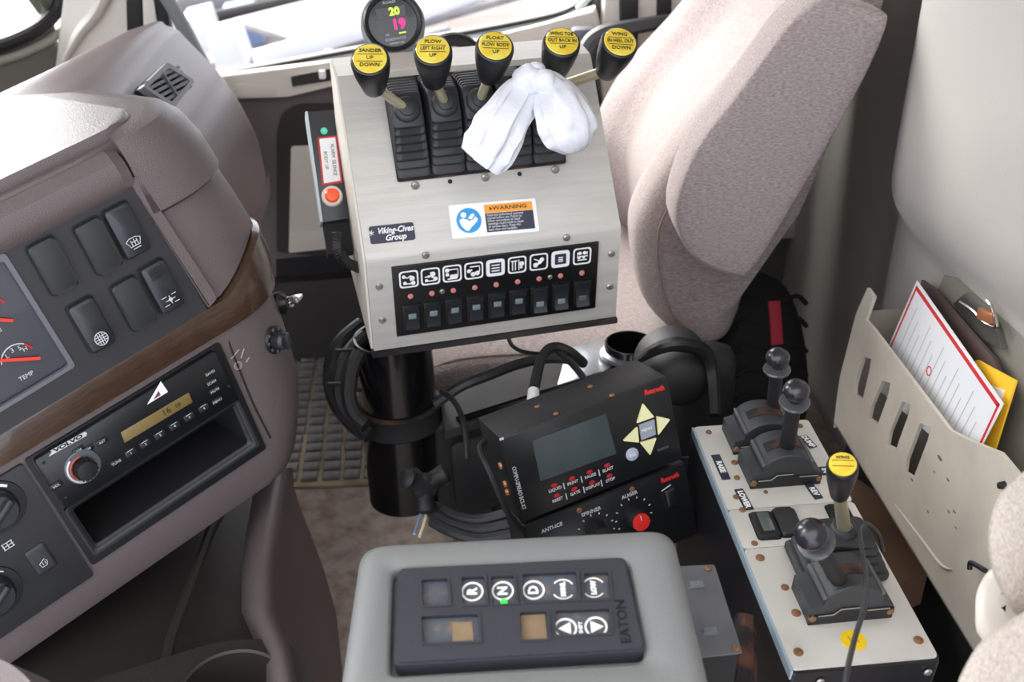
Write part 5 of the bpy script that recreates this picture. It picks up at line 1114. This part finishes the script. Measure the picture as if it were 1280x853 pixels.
# dark bag, cardboard, wall pocket ------------------------------------
BG = Fr(P(955, 450, D=1.70), (.96, .28, 0), (.25, -.85, .45))
bag = thing('duffel_bag', 'black nylon bag with a red strap standing between seat and rear wall', 'bag', BG)
b = BM(); pts = [p[:2] for p in px(BG, [(914, 356), (935, 338), (980, 345), (1005, 385), (1018, 450), (1015, 530), (960, 560), (915, 560), (912, 470), (910, 400)])]
sp2 = [V(p.xy) for p in smooth([V((a_[0], a_[1], 0)) for a_ in pts+[pts[0]]], 3)[:-1]]
rings = [[(q.x, q.y, z) for q in scale_pts(sp2, d)] for z, d in ((-.06, .0), (-.03, 0), (-.012, .006), (-.002, .02), (.004, .04))]
loft(b, rings); obj('bag_body', b, bag_m, bag, sharp=60)
b = BM(); q_ = px(BG, [(958, 377), (972, 376), (976, 430), (962, 432)], .0); prism(b, [p[:2] for p in q_], .0, .008, .001); obj('red_strap', b, redstrap_m, bag)
b = BM()
for yy in (372, 400, 432, 462, 494):
    tube(b, [BG.p(920, yy+8, .002), BG.p(935, yy, .006), BG.p(956, yy+6, .004)], .004, 6, 4); tube(b, [BG.p(978, yy+6, .004), BG.p(996, yy-2, .004), BG.p(1008, yy+8, -.002)], .004, 6, 4)
obj('bag_fold', b, bag_m, bag, kind='stuff')
CF = Fr(P(1090, 650, Z=.40), (.98, .18, 0), (0, 0, 1))
b = BM(); pts = [CF.p(x, y) for x, y in ((1060, 590), (1105, 620), (1160, 715), (1105, 735), (1060, 650))]; prism(b, [p[:2] for p in pts], -.05, .0, .002)
obj('cardboard_box', b, card_m, frame=CF, label='brown cardboard box wedged between side console and rear wall', cat='box')

WF = Fr((.5, .9, .6), (0, -1, 0), (-1, 0, 0))
pk = thing('wall_pocket', 'beige plastic map pocket with four slots on the rear wall', 'pocket', WF)
pol = [WF.p(*p) for p in ((1042, 535), (1045, 505), (1050, 470), (1070, 392), (1084, 360), (1092, 371), (1082, 400), (1092, 412), (1187, 538), (1215, 552), (1250, 566), (1270, 590))]
pol = [p.xy for p in pol]; yb = WF.p(1210, 800).y
pol2 = [V((pol[0].x-.0, yb+.0))] + [V(p) for p in pol] + [V((pol[-1].x+.35, pol[-1].y+.0)), V((pol[-1].x+.35, yb))]
slots = []
for s_ in ([(1080, 446), (1085, 449), (1083, 462), (1074, 500), (1069, 493), (1070, 480)], [(1104, 476), (1109, 479), (1107, 492), (1093, 531), (1087, 523), (1090, 508)], [(1129, 502), (1134, 506), (1131, 520), (1116, 562), (1110, 556), (1113, 540)], [(1151, 529), (1160, 535), (1155, 552), (1138, 597), (1132, 590), (1134, 575)]):
    slots.append(rnd([WF.p(p[0]+(4 if i_ in (1, 2, 3) else -1), p[1]).xy for i_, p in enumerate(s_)], .001, 2))
b = BM(); holed(b, pol2, slots, -.004, 0); obj('pocket_panel', b, pock_m, pk)
b = BM()
for k, s_ in enumerate(slots): frame_ring(b, scale_pts(s_, -.0004), scale_pts(s_, .0004), -.005, .0012)
b.free()
# left end flange and sloping bottom of the pocket
b = BM(); e_ = [(p.x, p.y) for p in pol[0:4]]; rings = [[(x, y, 0) for x, y in [(pol2[0].x, pol2[0].y)]+e_], [(x-.004, y, -.01) for x, y in [(pol2[0].x, pol2[0].y)]+e_], [(x-.03, y-.01, -.10) for x, y in [(pol2[0].x, pol2[0].y)]+e_]]; loft(b, rings, closed=False); obj('end_flange', b, pock_m, pk)
b = BM(); loft(b, [[(pol2[0].x-.01, yb, 0), (pol2[-1].x, yb, 0)], [(pol2[0].x-.015, yb-.012, -.006), (pol2[-1].x, yb-.012, -.006)], [(pol2[0].x-.03, yb-.10, -.10), (pol2[-1].x, yb-.10, -.10)]], closed=False); obj('pocket_bottom', b, pock_m, pk)
b = BM(); tube(b, [WF.p(x, y, .0005) for x, y in ((1118, 630), (1150, 672), (1176, 706), (1190, 712))], [.0004, .0016, .002, .0004], 8, 5); obj('moulded_rib', b, pock_m, pk)
b = BM()
for x, y, r in ((1175, 573, .0035), (1140, 600, .002), (1168, 590, .0015), (1185, 600, .002), (1193, 640, .002), (1186, 640, .0018), (1160, 640, .0015), (1195, 660, .0013)): lathe(b, [(r, 0), (r, .0003)], 8, T3(WF.p(x, y, .0)) @ Matrix.Diagonal((1.6, .6, 1, 1)))
obj('dirt_speck', b, mat('dirt_speck', (104, 96, 88), .8), pk, kind='stuff')
b = BM(); tube(b, [WF.p(x, y, .006) for x, y in ((1212, 712), (1213, 704), (1219, 706), (1232, 714))], .0025, 8, 4); obj('wire_clip', b, rubk_m, frame=WF, label='small bent black wire clip below the wall pocket', cat='clip')
b = BM(); lathe(b, [(.004, 0), (.003, .006), (.001, .007)], 12, T3(WF.p(1256, 607, .0))); obj('black_stud', b, rubk_m, frame=WF, label='small black stud on the wall pocket beside the cream seat', cat='stud')
# papers
LF = Fr((.53, .85, .70), (0.02, -1, 0), (-1, 0, .12))
def sheet(name, lab, cat, fr, pts, h, th, mm, frame_=True):
    t = thing(name, lab, cat, fr); b = BM(); o_ = [p[:2] for p in px(fr, pts, h)]; prism(b, o_, h-th, h); obj('sheet', b, mm, t); return t, [V(p) for p in o_]
sp_px = [(1146, 351), (1254, 505), (1227, 558), (1214, 590), (1090, 480)]
t, o_ = sheet('laminated_sheet', 'white laminated sheet with red border standing in the wall pocket', 'paper', LF, sp_px, 0, .001, paper_m)
TL, TR, BR = o_[0], o_[1], o_[2]; BL = TL+(o_[4]-TL)*.97; cc_ = (TL+TR+BR+BL)/4
def band(a, b_, wd, off):
    d = (b_-a).normalized(); n = V((-d.y, d.x)); 
    if (cc_-a).dot(n) < 0: n = -n
    a2 = a+n*off+d*off*.9; b2 = b_+n*off-d*off*.9
    return [a2, b2, b2+n*wd, a2+n*wd]
b = BM()
for a_, c_ in ((TL, TR), (TR, o_[3]), (TL, o_[4])): prism(b, band(a_, c_, .0045 if a_ is TL and c_ is TR else .0028, .004), 0, .0004)
obj('red_border', b, red_m, t)
b = BM(); U_ = (TR-TL).normalized(); Vv = (o_[4]-TL).normalized(); LL = (TR-TL).length
for i in range(15):
    f0 = .10+.057*i; q0 = TL+U_*LL*f0+Vv*(.022+.010*(i % 3)); q1 = TL+U_*LL*f0+Vv*(.085+.006*(i % 2))
    n_ = V((-(q1-q0).normalized().y, (q1-q0).normalized().x))*.0011; prism(b, [q0, q1, q1+n_, q0+n_], 0, .0003)
obj('grey_text_line', b, mat('faint_grey_print', (186, 188, 194), .5), t, kind='stuff')
b = BM(); q = LF.p(1161, 464, .0004); frame_ring(b, circ(q.x, q.y, .0055, 20), circ(q.x, q.y, .004, 20), 0, .0005); obj('round_red_mark', b, red_m, t)
t, o_ = sheet('yellow_envelope', 'yellow envelope behind the laminated sheet in the pocket', 'envelope', LF.off(0, 0, -.012), [(1210, 455), (1222, 450), (1270, 476), (1243, 563), (1225, 585), (1195, 560)], 0, .002, env_m)
b = BM(); prism(b, rnd([p[:2] for p in px(LF.off(0, 0, -.012), [(1234, 480), (1256, 488), (1250, 506), (1240, 500)], .0004)], .001), 0, .0005); obj('white_label', b, white_m, t)
t, o_ = sheet('dark_folder', 'dark brown folder between the laminated sheet and the clipboard', 'folder', LF.off(0, 0, -.02), [(1152, 350), (1165, 360), (1242, 448), (1262, 500), (1230, 570), (1120, 480)], 0, .004, fold_m)
CB_ = LF.off(0, 0, -.035)
t, o_ = sheet('clipboard', 'grey clipboard with metal clip at the back of the pocket', 'clipboard', CB_, [(1168, 372), (1180, 344), (1196, 348), (1300, 440), (1300, 600), (1150, 520)], 0, .003, board_m)
b = BM(); cp2 = [p[:2] for p in px(CB_, [(1196, 380), (1212, 366), (1240, 392), (1250, 414), (1256, 436), (1240, 428), (1222, 424)], .004)]; prism(b, rnd(cp2, .002), .0, .008, .001); cl = obj('metal_clip', b, mat('clip_metal', (150, 152, 146), .3, .9), t)
b = BM(); tube(b, [CB_.p(x, y, .012) for x, y in ((1200, 378), (1216, 388), (1232, 404), (1246, 408), (1240, 384), (1234, 376))], .0018, 8, 4); obj('wire_handle', b, chrome_m, cl)
b = BM(); prism(b, rnd([p[:2] for p in px(CB_, [(1225, 384), (1243, 392), (1240, 406), (1222, 398)], .012)], .002), .010, .014, .001); obj('copper_tab', b, mat('copper_tab', (196, 128, 88), .35, .6), cl)

# driver's seat edge (bottom right) -------------------------------------
DS = Fr((.36, .40, .55), (1, 0, 0), (0, 0, 1))
dsn = thing('driver_seat', 'cream fabric driver seat whose edge shows at the bottom right', 'seat', DS)
def lump(name, pts, D0, D1_, inset, par=dsn, mm=cream_m):
    F_ = Fr(P(*pts[0], D=D0), RT, -FW); o_ = [p.xy for p in px(F_, pts)]
    sm2 = [V(p.xy) for p in smooth([V((a_.x, a_.y, 0)) for a_ in o_+[o_[0]]], 4)[:-1]]
    rings = [[(q.x+max(0, -z)*.75, q.y-max(0, -z)*.5, z) for q in scale_pts(sm2, d)] for z, d in ((-.12, .02), (-.05, 0.002), (-.02, .0), (-.008, .002), (-.002, .008), (.001, .018), (.002, .04))]
    b = BM(); loft(b, rings); b.transform(DS.I @ F_.M); return obj(name, b, mm, par, sharp=70)
lump('backrest_bolster', [(1300, 560), (1268, 585), (1240, 615), (1228, 660), (1232, 705), (1250, 745), (1275, 765), (1420, 800), (1420, 560)], .62, .6, .02)
lump('cushion', [(1300, 745), (1262, 765), (1225, 790), (1200, 825), (1185, 870), (1190, 960), (1420, 960), (1420, 740)], .58, .6, .02)
lump('side_trim', [(1268, 700), (1235, 705), (1218, 725), (1212, 755), (1222, 800), (1300, 830), (1320, 720)], .74, .6, .02, mm=doorl_m)

SHF = Fr(P(0, 850, D=.62), (.96, .2, -.1), (-.1, -.55, .83))
b = BM(); prism(b, rnd([p[:2] for p in px(SHF, [(-120, 790), (-20, 816), (18, 832), (48, 862), (70, 940), (-120, 960)])], .012, 6), -.05, 0, .008, seg=4)
obj('column_shroud', b, dash_m, frame=SHF, label='rounded mauve plastic steering column shroud in the bottom left corner', cat='shroud')
